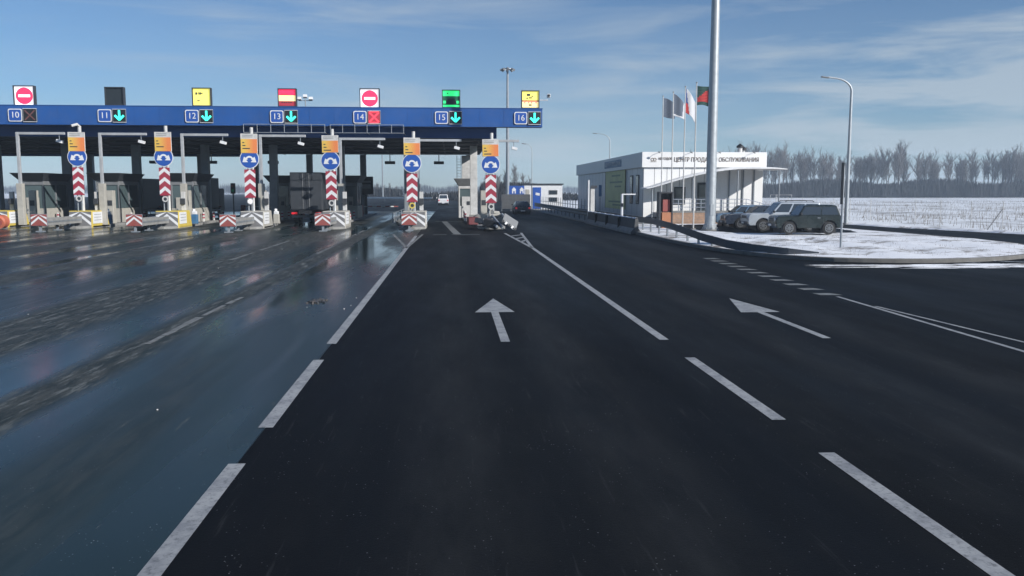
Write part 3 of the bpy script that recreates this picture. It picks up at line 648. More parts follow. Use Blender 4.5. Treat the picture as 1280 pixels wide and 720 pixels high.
# sign posts on the island noses
CH = lambda m, w, z0, z1, n, y, ca, cb, t=.006: [m.box((0, y, (z0 + z1) / 2), (w, .03, z1 - z0), ca)] + [m.prism([(-w / 2, zz), (0, min(z1, zz + w * .42)), (w / 2, zz), (w / 2, min(z1, zz + (z1 - z0) / n * .42)), (0, min(z1, zz + w * .42 + (z1 - z0) / n * .42)), (-w / 2, min(z1, zz + (z1 - z0) / n * .42))], 'y', y - .015 - t, y - .0155, cb) for zz in [z0 + (z1 - z0) / n * (i + .1) for i in range(n)]]
for k in (16, 15, 14, 13, 12, 11):
    x, y, zt = ISL[k]
    t = thing('lane_sign_post', {11: 'leftmost', 12: 'second from left', 13: 'third from left', 14: 'third from right', 15: 'second from right', 16: 'rightmost'}[k] + ' post with orange price board, round blue sign and ' + ('lit white lamp' if k == 13 else 'yellow ringed lamp' if k == 15 else 'red chevrons'), 'sign post', (x, y, .16), group='sign posts on the toll islands'); t.rotation_euler = (0, R((0, .5, -.4, .3, -.6, .4)[k % 6]), R((0, 2, -2, 1, -1, 2)[k % 6]))
    z = zt - .16
    m = MB()
    for s in (-.14, .14): m.tube([(s, .08, 0), (s, .08, z - .1)], .045, 'steel', 8)
    m.tube([(.1, .35, 0), (.1, .35, z + .45)], .12, 'dwhite', 10); m.build('post', t)
    bh = 1.2 if k > 13 else 1.36
    m = MB(); m.box((0, 0, z - bh / 2), (1.14, .1, bh), 'dwhite')
    m.build('price_board', t, bevel=.01)
    m = MB(); m.box((0, -.055, z - .36 - (bh - .38) / 2), (1.1, .012, bh - .40), 'price'); pr = m.build('price_print', t)
    m = MB()
    for i, w_ in enumerate((.13, .2, .5)): m.box((-.44 + w_ / 2, -.064, z - .62 - i * .2), (w_, .008, .07), 'dark')
    m.build('price_row', t); m = MB()
    for i in range(2): m.box((-.1, -.053, z - .12 - i * .11), (.7, .006, .03), 'grey')
    m.build('header_text', t)
    rz_ = z - 1.74; m = MB(); m.disc((0, -.02, rz_), .66, .03, 'white', n=40); m.disc((0, -.04, rz_), .61, .02, 'signblue', n=40)
    r0, r1 = .20, .30; arc = [(r1 * math.cos(R(a)), rz_ - .13 + r1 * math.sin(R(a)) * 1.15) for a in range(20, 161, 14)] + [(r0 * math.cos(R(a)), rz_ - .13 + r0 * math.sin(R(a)) * 1.1) for a in range(160, 19, -14)]
    m.prism(arc, 'y', -.057, -.051, 'white')
    for s in (-1, 1): m.prism([(s * .10, rz_ - .02), (s * .47, rz_ - .22), (s * .36, rz_ + .16)][::s], 'y', -.059, -.0515, 'white'); m.prism([(s * .08, rz_ - .22), (s * .47, rz_ - .22), (s * .3, rz_ + .02)][::s], 'y', -.0595, -.0516, 'white')
    m.build('round_sign', t)
    m = MB(); z1 = z - 2.46; CH(m, .74, z1 - 1.95, z1, 3, 0, 'red', 'white'); m.build('chevron_panel', t)
    m = MB(); m.disc((0, 0, z1 - 2.2), .2, .12, 'dark'); m.ring((0, -.07, z1 - 2.2), .12, .21, .06, 'yellow' if k == 15 else 'dwhite')
    if k == 13: m.disc((0, -.07, z1 - 2.2), .15, .06, 'l_white')
    m.build('warning_lamp', t)
    if k == 11: m = MB(); m.tube([(.1, .35, z + .4), (.05, .1, z + .55), (-.25, -.1, z + .42)], .1, 'dwhite', 8); m.build('bracket', t)
# overhead camera arms (goal-post shaped) on each island
for k in (10, 11, 12, 13, 14, 15, 16):
    x = {10: -31.1, 11: -25.35, 12: -19.55, 13: -13.95, 14: -8.15, 15: -2.5, 16: 3.1}[k]; zt = {10: 6.8, 11: 6.78, 12: 6.75, 13: 6.7, 14: 6.5, 15: 6.42, 16: 6.40}[k]
    t = thing('camera_gantry', 'pale goal-shaped camera post with arm and hanging camera, ' + WHERE[k], 'camera post', (x, 64.6, .16), group='camera posts with arms over the lanes'); z = zt - .16
    m = MB(); m.box((0, 0, z / 2 + 1.2), (.2, .2, z - 2.4), 'framegrey'); m.box((-.02, 0, 1.5), (.42, .42, 3.0), 'cream'); m.build('post', t, bevel=.02)
    L_ = 3.2 if k < 16 else 1.9
    m = MB(); m.box((L_ / 2, 0, z - .06), (L_ + .2, .18, .18), 'framegrey'); m.build('arm', t, bevel=.02)
    m = MB(); xx = L_ - .3; m.tube([(xx, 0, z - .1), (xx, 0, z - .5)], .03, 'steel', 6); m.box((xx + .05, -.05, z - .62), (.42, .36, .2), 'white', ry=R(15)); m.build('camera_head', t, bevel=.03)
# crash blocks and approach barriers
for k in (15, 14, 13, 12, 11, 10):
    x, y, zt = ISL[k]; tone = 'yellow' if k in (10, 11, 12) else 'cream'
    t = thing('concrete_nose_block', '%s concrete nose block with grey chevrons, ' % ('white and yellow' if k < 13 else 'cream') + WHERE[k].replace('rightmost of all', 'rightmost'), 'barrier block', (x + .1, y - .4, 0), group='nose blocks of the toll islands')
    m = MB(); h_ = 1.22; m.prism([(-.0, 0), (3.2, 0), (2.7, h_), (.12, h_)], 'x', -.75, .85, tone); m.build('body', t, bevel=.04)
    m = MB(); CH(m, 1.5, .12, h_ - .05, 2, 0, 'chev', 'white'); o = m.build('chevron_face', t); o.location = (.05, -.03, 0); o.rotation_euler = (R(-5.5), 0, 0)
    m = MB(); m.box((.862, 1.0, .72), (.02, 1.6, .82), 'white')
    for i in range(3): m.box((.875, 1.0, .55 + i * .2), (.006, 1.2, .03), 'grey')
    m.build('side_panel', t)
for k in (15, 14, 13, 12, 11):
    x, y, zt = ISL[k]; L_ = {15: 2.8, 14: 3.6, 13: 5.4, 12: 5.4, 11: 5.4}[k]
    t = thing('approach_barrier', 'low steel barrier with chevron head before the sign post, ' + {11: 'leftmost', 12: 'second from left', 13: 'middle one', 14: 'second from right', 15: 'rightmost intact one'}[k], 'crash barrier', (x - .05, y - .6, 0), group='crash barriers before the toll islands')
    m = MB()
    for s in (-.38, .38):
        m.box((s, -L_ / 2, .62), (.06, L_, .46), 'conc'); m.box((s * 1.06, -L_ / 2, .62), (.04, L_, .12), 'galv')
    m.box((0, -L_ / 2, .80), (.66, L_ - .2, .03), 'conc')
    m.build('rail', t, bevel=.01)
    m = MB(); CH(m, .98, .40, 1.12, 2, 0, 'dred', 'white', .012); m.box((0, .04, .76), (1.02, .04, .78), 'steel'); o = m.build('chevron_head', t); o.location = (0, -L_ - .05, 0)
    for i in range(3):
        m = MB(); yy = -.5 - i * (L_ - .6) / 2; m.box((0, yy, .3), (.14, .12, .6), 'steel'); m.box((0, yy, .03), (.5, .3, .06), 'steel'); m.build('leg', t)
# wrecked barrier at the rightmost island
t = thing('wrecked_barrier', 'crumpled crash barrier with bent striped plate on the rightmost island nose', 'crash barrier', (2.85, 58.6, 0))
m = MB()
for i, (a, b, z0, z1) in enumerate((((-.9, 1.4), (.5, -2.6), .35, .75), ((-.3, 1.5), (1.2, -2.2), .25, .9), ((-.6, 1.0), (.1, -2.9), .6, .3))): m.tube([(a[0], a[1], z0), ((a[0] + b[0]) / 2 + .15, (a[1] + b[1]) / 2, z1 + .15), (b[0], b[1], z0 * .5)], .1, 'steel', 6)
m.box((-.6, .6, .5), (.8, 2.4, .35), 'grey', rz=.2, ry=.25); m.box((-.2, -1.5, .45), (.9, 1.3, .5), 'black', rz=-.2, ry=.3); m.build('crushed_rail', t, bevel=.03)
m = MB(); m.box((0, 0, 0), (1.1, .08, .7), 'grey')
for i in range(5): m.box((-.5 + i * .25, -.046, -.36), (.12, .012, .24), 'black' if i % 2 == 0 else 'white', ry=R(20))
o = m.build('bent_plate', t, loc=(1.0, -2.5, .62)); o.rotation_euler = (R(-35), R(32), R(14))
m = MB(); m.box((0, 0, 0), (.8, .4, .14), 'cream'); m.box((.15, .1, .14), (.45, .3, .16), 'cream', ry=.2); m.box((-.3, -.12, -.1), (.4, .25, .2), 'grey', ry=-.4); o = m.build('torn_cover', t, loc=(.1, .1, 1.0), bevel=.04); o.rotation_euler = (.1, -.12, .15)
t = thing('nose_box', 'dull red box lying at the base of the rightmost toll island', 'box', (1.55, 63.2, .16))
m = MB(); m.box((0, 0, .25), (.7, 1.1, .5), 'maroon', rz=.1); m.box((0, 0, .53), (.76, 1.16, .06), 'maroon', rz=.1); m.build('body', t, bevel=.03)
# orange drum at the left edge
t = thing('orange_drum', 'round orange plastic drum lying on its side at the left edge', 'traffic drum', (-31.0, 61.3, 0)); t.scale = (.85, .85, .85)
m = MB(); m.tube([(0, -.45, .56), (0, -.35, .60), (0, .0, .60), (0, .35, .60), (0, .5, .56)], [.47, .56, .52, .56, .45], 'orange', 24); o = m.build('body', t); autosmooth(o)
m = MB(); m.ring((0, -.47, .57), .2, .34, .06, 'dred', n=24); m.disc((0, -.46, .57), .18, .04, 'orange', n=24); m.build('end_ring', t)
# blue cabinets with white cap beside the islands
for k in (10, 11, 12, 13):
    x, y, zt = ISL[k]
    t = thing('blue_cabinet', 'small %s cabinet with a white cap, ' % ('blue' if k < 13 else 'grey') + WHERE[k], 'cabinet', (x + 1.0 - .3, 66.3, .16), group='small cabinets by the toll islands')
    m = MB(); m.box((0, 0, .35), (.42, .4, .7), 'bin_blue' if k < 13 else 'cream'); m.build('body', t, bevel=.03)
    m = MB(); m.box((0, 0, .82), (.34, .34, .24), 'white'); m.box((-.05, 0, 1.02), (.2, .22, .2), 'white', rz=.4); m.build('cap', t, bevel=.04)
# toll booths
def booth(k, x, y, w, h, l, white=False, label=''):
    t = thing('toll_booth', label, 'toll booth', (x, y, .16), group='toll booths under the canopy')
    bm_ = 'dwhite' if white else 'grey'
    m = MB(); m.box((0, l / 2, .55), (w, l, 1.1), 'dwhite' if white else 'cream')
    for sx in (-1, 1):
        for yy in (.06, l * .5, l - .06): m.box((sx * (w / 2 - .06), yy, 1.1 + (h - 1.5) / 2), (.12, .12, h - 1.5), bm_)
    m.box((0, l / 2, h - .28), (w + .02, l + .02, .3), bm_); m.build('body', t, bevel=.02)
    m = MB(); m.box((0, l / 2, 1.1 + (h - 1.5) / 2), (w - .14, l - .14, h - 1.52), 'glass2'); m.build('glazing', t)
    m = MB(); z = h - .12; W2 = w / 2 + .42
    m.hexa([(-w / 2, -.1, z), (w / 2, -.1, z), (w / 2, l + .1, z), (-w / 2, l + .1, z)], [(-W2, -.8, z + .62), (W2, -.8, z + .62), (W2, l + .5, z + .62), (-W2, l + .5, z + .62)], 'dwhite' if white else 'dark')
    m.build('roof', t, bevel=.03)
    m = MB(); m.box((0, -.03, 1.0), (w * .55, .05, 1.9), 'dwhite' if white else 'cream'); m.box((w * .15, -.06, 1.35), (.3, .02, .35), 'dark'); d = m.build('door', t)
    m = MB(); m.box((-w * .2, -.09, 1.0), (.04, .05, .16), 'chrome'); m.build('handle', d)
    return t
for k in (10, 11, 12, 13, 14):
    booth(k, 2.0 - 5.7 * (16 - k) - (.4 if k != 14 else 0), 69.5 if k < 13 else 79, 1.75, 3.35, 4.2, False, 'grey glazed toll booth with a flared dark roof, ' + WHERE[k])
booth(16, 1.35, 79, 1.35, 3.1, 3.6, True, 'white toll booth beside the ladder on the rightmost island')
t = thing('roof_ladder', 'thin steel ladder hanging from the canopy beside the white booth', 'ladder', (.85, 92, 3.0))
m = MB()
for s in (-.22, .22): m.tube([(s, 0, -.2), (s, 0, 3.4)], .03, 'steel', 6)
m.build('rails', t); m = MB()
for i in range(11): m.tube([(-.22, 0, i * .3), (.22, 0, i * .3)], .02, 'steel', 6)
m.build('rungs', t)
t = thing('service_column', 'wide white column behind the rightmost toll booth', 'column', (1.75, 90.5, .0))
m = MB(); m.box((0, 0, 3.15), (1.25, .8, 6.3), 'dwhite'); m.build('shaft', t, bevel=.03); m = MB(); m.box((0, 0, .4), (1.45, 1, .5), 'conc'); m.build('base', t)
# hanging lane devices
for x in (-6.3, -1.25, -12.2, -18.2, -24.4, -30):
    t = thing('hanging_sensor', 'dark flat sensor hanging from the rear of the canopy, %s' % {-6.3: 'second from the right', -1.25: 'rightmost', -12.2: 'third from the right', -18.2: 'third from the left', -24.4: 'second from the left', -30: 'leftmost'}[x], 'sensor', (x, 90, 6.36), group='sensors hanging from the canopy')
    m = MB(); m.tube([(0, 0, 0), (0, 0, -.7)], .05, 'steel', 6); m.build('bracket', t); m = MB(); m.box((0, 0, -.82), (1.05, .5, .3), 'dark'); m.build('body', t, bevel=.04)
# payment columns, bollards, tall cabinets, boom gates on the islands
rnd = random.Random(9)
for k in (10, 11, 12, 13, 14, 15, 16):
    xe = ISL[k][0]; s = 16 - k
    t = thing('payment_terminal', 'pale upright payment cabinet under the canopy, ' + WHERE[k], 'payment cabinet', (2 - 5.7 * s + .55, 67.6, .16), group='payment cabinets on the islands')
    m = MB(); m.box((0, 0, 1.25), (.5, .55, 2.5), 'cream'); m.build('body', t, bevel=.03); m = MB(); m.box((0, -.285, 1.55), (.34, .02, .4), 'dark'); m.build('screen', t)
    if k != 16:
        t = thing('small_equipment_post', 'narrow pale post with a dark box, ' + WHERE[k], 'post', (xe + .55, 62.2 + (16 - k) * .5, .16), group='equipment posts on the islands')
        m = MB(); m.box((0, 0, 1.2), (.28, .28, 2.4), 'dwhite'); m.build('post', t, bevel=.02); m = MB(); m.box((0, -.2, 1.7), (.34, .16, .44), 'dark'); m.build('box', t, bevel=.02)
    if k < 15:
        t = thing('boom_gate', 'lowered red and white boom barrier, ' + WHERE[k], 'barrier gate', (2 - 5.7 * s + .5, 85.5, .16), group='boom barriers')
        m = MB(); m.box((0, 0, .55), (.4, .4, 1.1), 'dred'); m.build('housing', t, bevel=.03)
        m = MB()
        for i in range(8): m.box((.3 + i * .42 + .21, -.25, .95), (.42, .05, .1), 'white' if i % 2 == 0 else 'dred')
        m.build('arm', t)
    for i in range(3):
        t = thing('bollard', 'short striped bollard, %s on the toll island that is %s' % (('nearest', 'middle', 'farthest')[i], WHERE[k]), 'bollard', (2 - 5.7 * s + .75 + (0 if k < 16 else -1.6), 71 + i * 3.0, .16), group='striped bollards along the island edges')
        m = MB(); m.tube([(0, 0, 0), (0, 0, .75)], .09, 'dwhite', 10); m.build('post', t); m = MB()
        for zz in (.25, .5): m.tube([(0, 0, zz), (0, 0, zz + .12)], .095, 'red', 10)
        m.build('stripe', t)
    t = thing('traffic_light', 'dark traffic light on a post under the canopy, ' + WHERE[k], 'traffic light', (2 - 5.7 * s + .2, 83, .16), group='traffic lights on the islands')
    m = MB(); m.tube([(0, 0, 0), (0, 0, 2.4)], .07, 'steel', 8); m.build('post', t); m = MB(); m.box((0, 0, 2.7), (.4, .3, 1.0), 'black'); m.build('housing', t, bevel=.03)
    for zz, mm in ((2.95, 'dred'), (2.5, 'l_dgreen')): m = MB(); m.disc((0, -.16, zz), .13, .03, mm); m.build('lens', t)
    # low guard railing on the island edge
    t = thing('island_guardrail', 'low grey tube railing along the toll island, ' + WHERE[k], 'railing', (2 - 5.7 * s - (.8 if k < 16 else -.8), 66, .16), group='tube railings on the islands')
    m = MB()
    for zz in (.35, .75): m.tube([(0, 0, zz), (0, 16, zz)], .035, 'steel', 6)
    for yy in range(0, 17, 2): m.tube([(0, yy, 0), (0, yy, .78)], .035, 'steel', 6)
    m.build('tubes', t)
t = thing('lane_display_cabinet', 'dark screen cabinet on a post beyond lane 14 columns', 'display', (-9.1, 92.5, .0))
m = MB(); m.tube([(0, 0, 0), (0, 0, 2.4)], .16, 'dark', 8); m.build('post', t); m = MB(); m.box((0, 0, 3.2), (1.6, .4, 1.9), 'black'); m.build('housing', t, bevel=.04)
m = MB(); m.box((.1, -.22, 3.1), (.9, .03, .45), 'grey'); m.box((0, -.22, 3.6), (1.2, .03, .2), 'grey'); m.build('screen', t)

# ---------------------------------------------------------------- vehicles
def wheel(t, x, y, r, w, side):
    m = MB(); rs = [r * .80, r * .97, r, r, r * .97, r * .80]; ys = [-w / 2, -w / 2 * .9, -w / 2 * .55, w / 2 * .55, w / 2 * .9, w / 2]
    m.tube([(0, yy, 0) for yy in ys], rs, 'rubber', 28)
    wo_ = m.build('wheel', t, loc=(x, y, r)); autosmooth(wo_, 50)
    m = MB(); yo = side * w / 2; m.ring((0, yo, 0), r * .52, r * .66, .05, 'rim', n=24); m.disc((0, yo - side * .03, 0), r * .56, .05, 'dark', n=24)
    for i in range(8): a = i * math.pi / 4; m.box((math.cos(a) * r * .3, yo, math.sin(a) * r * .3), (r * .55, .04, r * .13), 'rim', ry=-a)
    m.disc((0, yo, 0), r * .16, .07, 'rim', n=12)
    m.build('rim', wo_)
def bil(q, u, v):
    a = q[0].lerp(q[1], u); b = q[3].lerp(q[2], u); return a.lerp(b, v)
def gpane(m, q, u0, u1, v0, v1, mat='glass', off=.012, cut=None):
    q = [Vector(p) for p in q]; n = (q[1] - q[0]).cross(q[3] - q[0]).normalized()
    p = [bil(q, u0, v0), bil(q, u1, v0), bil(q, u1, v1), bil(q, u0, v1)]
    if cut: p = [bil(q, u, v) for u, v in cut]
    k = len(p); vs = [a - n * .006 for a in p] + [a + n * off for a in p]
    m.add(vs, [tuple(range(k)), tuple(range(k, 2 * k))] + [(i, (i + 1) % k, (i + 1) % k + k, i + k) for i in range(k)], mat)
def car(name, label, loc, rz, paint, L=3.75, Wd=1.62, zb=.32, hood=.95, belt=1.0, roof=1.64, xf=1.12, xr=-1.12, r=.34, cowl=.62, wst=.28, rrt=-1.55, rrb=-1.72, grp='cars parked beside the service building', doors=(.05,), rails=False, plate=True, tail=False, noseh=.0):
    t = thing(name, label, 'car', loc, rz, grp); F = L / 2; Bk = -L / 2; ra = r * 1.22
    p = [(Bk, zb + .1), (Bk + .1, zb)]
    for cx_ in (xr, xf):
        p += [(cx_ - ra * math.cos(R(a)), max(zb, r + ra * math.sin(R(a)))) for a in range(0, 181, 15) if r + ra * math.sin(R(a)) >= zb]
    p += [(F - .08, zb), (F, zb + .12), (F - .0, hood - .22), (F - .07 - noseh * .3, hood - .04), (F - .18 - noseh, hood), (cowl, belt + .01), (Bk + .05, belt), (Bk, belt - .12)]
    m = MB(); m.prism(p, 'y', -Wd / 2, Wd / 2, paint); b = m.build('body', t, bevel=.045, seg=3)
    for cx_ in (xr, xf): m = MB(); m.box((cx_, 0, r + .05), (ra * 1.9, Wd - .16, ra * 1.5), 'black'); m.build('wheel_well', t)
    wb, wt = Wd / 2 - .05, Wd / 2 - .2
    B = [Vector((cowl, -wb, belt - .02)), Vector((cowl, wb, belt - .02)), Vector((rrb, wb, belt - .02)), Vector((rrb, -wb, belt - .02))]
    T = [Vector((wst, -wt, roof - .04)), Vector((wst, wt, roof - .04)), Vector((rrt, wt, roof - .04)), Vector((rrt, -wt, roof - .04))]
    m = MB(); m.hexa(B, T, paint); m.hexa(T, [Vector((wst - .22, -wt + .12, roof)), Vector((wst - .22, wt - .12, roof)), Vector((rrt + .15, wt - .12, roof)), Vector((rrt + .15, -wt + .12, roof))], paint)
    cab = m.build('cabin', t, bevel=.03)
    m = MB(); gpane(m, [B[0], B[1], T[1], T[0]], .06, .94, .08, .93); m.build('windscreen', t)
    m = MB(); gpane(m, [B[2], B[3], T[3], T[2]], .08, .92, .12, .9); m.build('rear_window', t)
    pil = list(doors)
    for sgn, q in ((-1, [B[3], B[0], T[0], T[3]]), (1, [B[1], B[2], T[2], T[1]])):
        cuts = [0] + pil + [1]; Lb = cowl - rrb
        for i in range(len(cuts) - 1):
            a = .05 if i == 0 else cuts[i] + .018; c_ = .955 if i == len(cuts) - 2 else cuts[i + 1] - .018
            if sgn == 1: a, c_ = 1 - c_, 1 - a
            m = MB(); gpane(m, q, a, c_, .12, .88); m.build('side_window', t)
        for cc in pil:
            xx = rrb + (cowl - rrb) * cc
            m = MB(); m.box((xx, sgn * Wd / 2, (zb + belt) / 2 + .1), (.014, .012, belt - zb - .22), 'black'); m.box((xx + .13, sgn * (Wd / 2 + .015), belt - .13), (.17, .035, .035), 'chrome'); m.build('door_handle', t)
        m = MB(); m.box((cowl - .12, sgn * (Wd / 2 + .08), belt + .09), (.1, .17, .13), 'black'); m.build('mirror', t, bevel=.02)
        m = MB(); m.disc((F + .005, sgn * (Wd / 2 - .28), hood - .2), .11 if rails is False else .13, .05, 'headlamp', 'x', 18); m.build('headlight', t)
        m = MB(); m.box((Bk - .01, sgn * (Wd / 2 - .16), belt - .26), (.05, .2, .2), 'taillamp'); m.build('tail_light', t)
        for cx_ in (xr, xf): wheel(t, cx_, sgn * (Wd / 2 - .1), r, .2, sgn)
    m = MB(); m.box((F + .01, 0, hood - .2), (.04, Wd - .82, .17), 'black')
    for i in range(4): m.box((F + .034, 0, hood - .26 + i * .04), (.012, Wd - .86, .012), 'grey')
    m.build('grille', t)
    m = MB(); m.box((F + .05, 0, zb + .17), (.12, Wd - .02, .15), 'dark'); m.build('bumper', t, bevel=.03)
    m = MB(); m.box((Bk - .05, 0, zb + .17), (.12, Wd - .02, .15), 'dark'); m.build('bumper', t, bevel=.03)
    m = MB(); m.box((F + .118, 0, zb + .17), (.014, .5, .11), 'white'); m.build('number_plate', t)
    m = MB(); m.box((Bk - .118, 0, zb + .17), (.014, .5, .11), 'white'); m.build('number_plate', t)
    if rails:
        m = MB()
        for s in (-1, 1): m.tube([(wst - .3, s * (wt - .1), roof + .0), (wst - .4, s * (wt - .1), roof + .08), (rrt + .4, s * (wt - .1), roof + .08), (rrt + .3, s * (wt - .1), roof)], .025, 'black', 6)
        m.build('roof_rails', t)
    return t
GZ = .15
car('parked_car', 'small boxy dark green three door off-roader parked nearest on the snow', (20.15, 47.65, GZ + .02), R(176), 'cgreen', L=3.72, Wd=1.66, zb=.36, hood=1.04, belt=1.07, roof=1.66, xf=1.12, xr=-1.12, r=.36, cowl=.62, wst=.22, rrt=-1.58, rrb=-1.78, doors=(.47,))
car('parked_car', 'silver off-road estate with dark roof rails parked behind the green car', (20.45, 51.7, GZ), R(176), 'csilver', L=4.7, Wd=1.85, zb=.36, hood=1.08, belt=1.12, roof=1.80, xf=1.45, xr=-1.38, r=.37, cowl=.95, wst=.35, rrt=-2.0, rrb=-2.2, doors=(.36, .66), rails=True)
car('parked_car', 'dark blue saloon parked between the silver estate and the lighting mast', (20.3, 55.4, GZ), R(174), 'cdark', L=4.7, Wd=1.8, zb=.28, hood=.92, belt=.98, roof=1.5, xf=1.4, xr=-1.3, r=.33, cowl=.85, wst=.15, rrt=-1.25, rrb=-1.9, doors=(.38, .68), noseh=.08)
car('parked_car', 'pale blue hatchback farthest in the parked row, mostly hidden', (20.55, 59.2, GZ), R(174), 'cblue', L=4.1, Wd=1.7, zb=.26, hood=.88, belt=.95, roof=1.48, xf=1.25, xr=-1.2, r=.31, cowl=.9, wst=.3, rrt=-1.6, rrb=-1.95, doors=(.4, .7), noseh=.08)
car('white_minivan', 'white minivan seen from behind driving away through lane 15', (-1.45, 160, 0), R(90), 'cwhite', L=4.6, Wd=1.9, zb=.28, hood=1.15, belt=1.2, roof=2.0, xf=1.4, xr=-1.3, r=.33, cowl=1.5, wst=.9, rrt=-2.1, rrb=-2.25, doors=(.4, .7), grp='vehicles driving away')
car('dark_car', 'low dark car with a red tail light beyond the rightmost island', (8.0, 98, 0), R(90), 'cdark', L=4.5, Wd=1.8, zb=.25, hood=.9, belt=.98, roof=1.46, xf=1.35, xr=-1.3, r=.32, cowl=.9, wst=.2, rrt=-1.2, rrb=-1.8, doors=(.4, .7), grp='vehicles driving away', noseh=.08)
# lorry standing in lane 13
t = thing('lorry', 'dark box lorry seen from behind standing in lane 13 under the canopy', 'lorry', (-11.55, 69.5, 0))
m = MB(); m.box((0, 4.0, 2.6), (2.5, 8.0, 3.0), 'dark'); m.build('cargo_box', t, bevel=.03)
for s in (-1, 1):
    m = MB(); m.box((s * .61, -.03, 2.6), (1.17, .05, 2.85), 'dark'); m.tube([(s * .25, -.08, 1.2), (s * .25, -.08, 4.0)], .025, 'grey', 6); m.build('rear_door', t)
    m = MB(); m.box((s * .95, -.06, .85), (.45, .06, .16), 'taillamp'); m.build('tail_light', t)
    for yy in (1.2, 2.5, 8.6): wheel(t, s * 1.05, yy, .5, .3, s) if False else None
m = MB(); m.box((0, 4, .95), (1.0, 9.5, .25), 'black'); m.box((0, .05, .6), (2.3, .12, .18), 'grey'); m.build('chassis', t)
m = MB(); m.box((0, 9.3, 1.9), (2.4, 1.9, 2.3), 'dark'); m.build('cab', t, bevel=.08)
for s in (-1, 1):
    for yy in (1.4, 2.7, 9.0):
        m = MB(); m.disc((0, 0, 0), .5, .32, 'rubber', 'x', 24); w_ = m.build('wheel', t, loc=(s * 1.02, yy, .5)); m = MB(); m.disc((s * .15, 0, 0), .26, .05, 'rim', 'x', 16); m.build('rim', w_)

for (x, y, sc_, lab) in ((-23.7, 78, .94, 'dark box lorry standing in the lane third from the left, half hidden by booths'), (-29.4, 79, .92, 'dark box lorry standing in the leftmost but one lane behind a booth')):
    c_ = copy_tree(t); c_.location = (x, y, 0); c_.scale = (.9, sc_, sc_); c_['label'] = lab; c_['group'] = 'lorries in the toll lanes'
t['group'] = 'lorries in the toll lanes'
# ---------------------------------------------------------------- service building
BX, BY, BW, BL, BH = 15.28, 68, 10.1, 36, 5.72
t = thing('service_building', 'low white sales and service building with lettered fascia and curved awning', 'building', (BX, BY, .14)); BH -= .14
m = MB(); m.box((BW / 2, BL / 2, 2.2), (BW - .3, BL - .3, 4.4), 'panel')
m.build('wall', t)
m = MB(); m.box((.14, BL / 2, 2.4), (.012, BL - .5, 3.9), 'panel_shaded')  # thin skin carrying the painted shade of the side turned from the sun
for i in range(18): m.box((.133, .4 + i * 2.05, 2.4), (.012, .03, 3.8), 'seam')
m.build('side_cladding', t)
m = MB()
for i in range(1, 10): m.box((i * 1.02, .146, 2.4), (.03, .012, 3.9), 'seam')
for i in (6.0, 7.15, 8.3, 9.2): m.box((i, .10, 2.25), (.09, .1, 4.3), 'steel')
m.box((BW / 2, .14, 4.37), (BW - .3, .03, .07), 'seam'); m.build('facade_joints', t)
m = MB(); m.box((BW / 2, BL / 2, BH - .61), (BW + .1, BL + .1, 1.22), 'panel'); m.build('fascia', t, bevel=.02)
m = MB(); m.box((-.052, BL / 2, BH - .61), (.012, BL + .08, 1.2), 'panel_shaded')  # same white fascia, its shaded side put into the colour
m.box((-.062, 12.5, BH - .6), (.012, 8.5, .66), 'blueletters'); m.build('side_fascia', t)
m = MB(); m.box((BW / 2, BL / 2, .2), (BW - .2, BL - .2, .4), 'concdark'); m.build('plinth', t)
text('lettering', 'ЦЕНТР ПРОДАЖ И ОБСЛУЖИВАНИЯ', .48, 'gold', (6.02, -.075, BH - .62), t, fitw=6.9)
text('lettering', 'АВТОДОР', .26, 'gold', (1.82, -.075, BH - .54), t, fitw=1.15)
m = MB()
for i in range(2): m.ring((.78 + i * .2, -.065, BH - .6), .09, .13, .02, 'gold', n=16)
m.box((.88, -.065, BH - .78), (.5, .02, .03), 'gold'); m.build('emblem', t)
o = text('lettering', 'ЦЕНТР ПРОДАЖ', .5, 'panel_shaded', (-.078, 12.5, BH - .6), t, rz=R(-90), fitw=7.6)
# yellow-green poster banner on the left wall
m = MB(); m.box((.10, 12.0, 2.65), (.05, 9.7, 3.6), 'poster')
for z, a, b in ((3.9, 9.5, 13.5), (3.3, 8.5, 14.5), (2.9, 9, 12), (1.5, 8.5, 15), (1.2, 9, 13)): m.box((.07, (a + b) / 2, z), (.012, b - a, .16), 'posterd')
for yy, zz, l, h in ((12, 4.48, 9.8, .06), (7.1, 2.65, .1, 3.7), (16.9, 2.65, .1, 3.7)): m.box((.066, yy, zz), (.02, l, h), 'dark')
m.build('poster', t)
for yy in (2.2, 4.6):
    m = MB(); m.box((.10, yy, 2.6), (.06, 1.0, 2.4), 'dark'); f_ = m.build('window', t); m = MB(); m.box((.064, yy, 2.6), (.02, .82, 2.2), 'glass'); m.build('pane', f_)
m = MB(); m.box((5.05, .11, 1.9), (1.0, .12, 2.5), 'dark'); d = m.build('door', t); m = MB(); m.box((5.05, .04, 1.9), (.76, .03, 2.1), 'glass'); m.build('pane', d); m = MB(); m.box((5.4, -.0, 1.8), (.05, .06, .5), 'chrome'); m.build('handle', d)
m = MB(); m.box((3.1, .11, 2.1), (.9, .08, 1.4), 'dark'); d = m.build('window', t); m = MB(); m.box((3.1, .06, 2.1), (.76, .03, 1.2), 'glass'); m.build('pane', d)
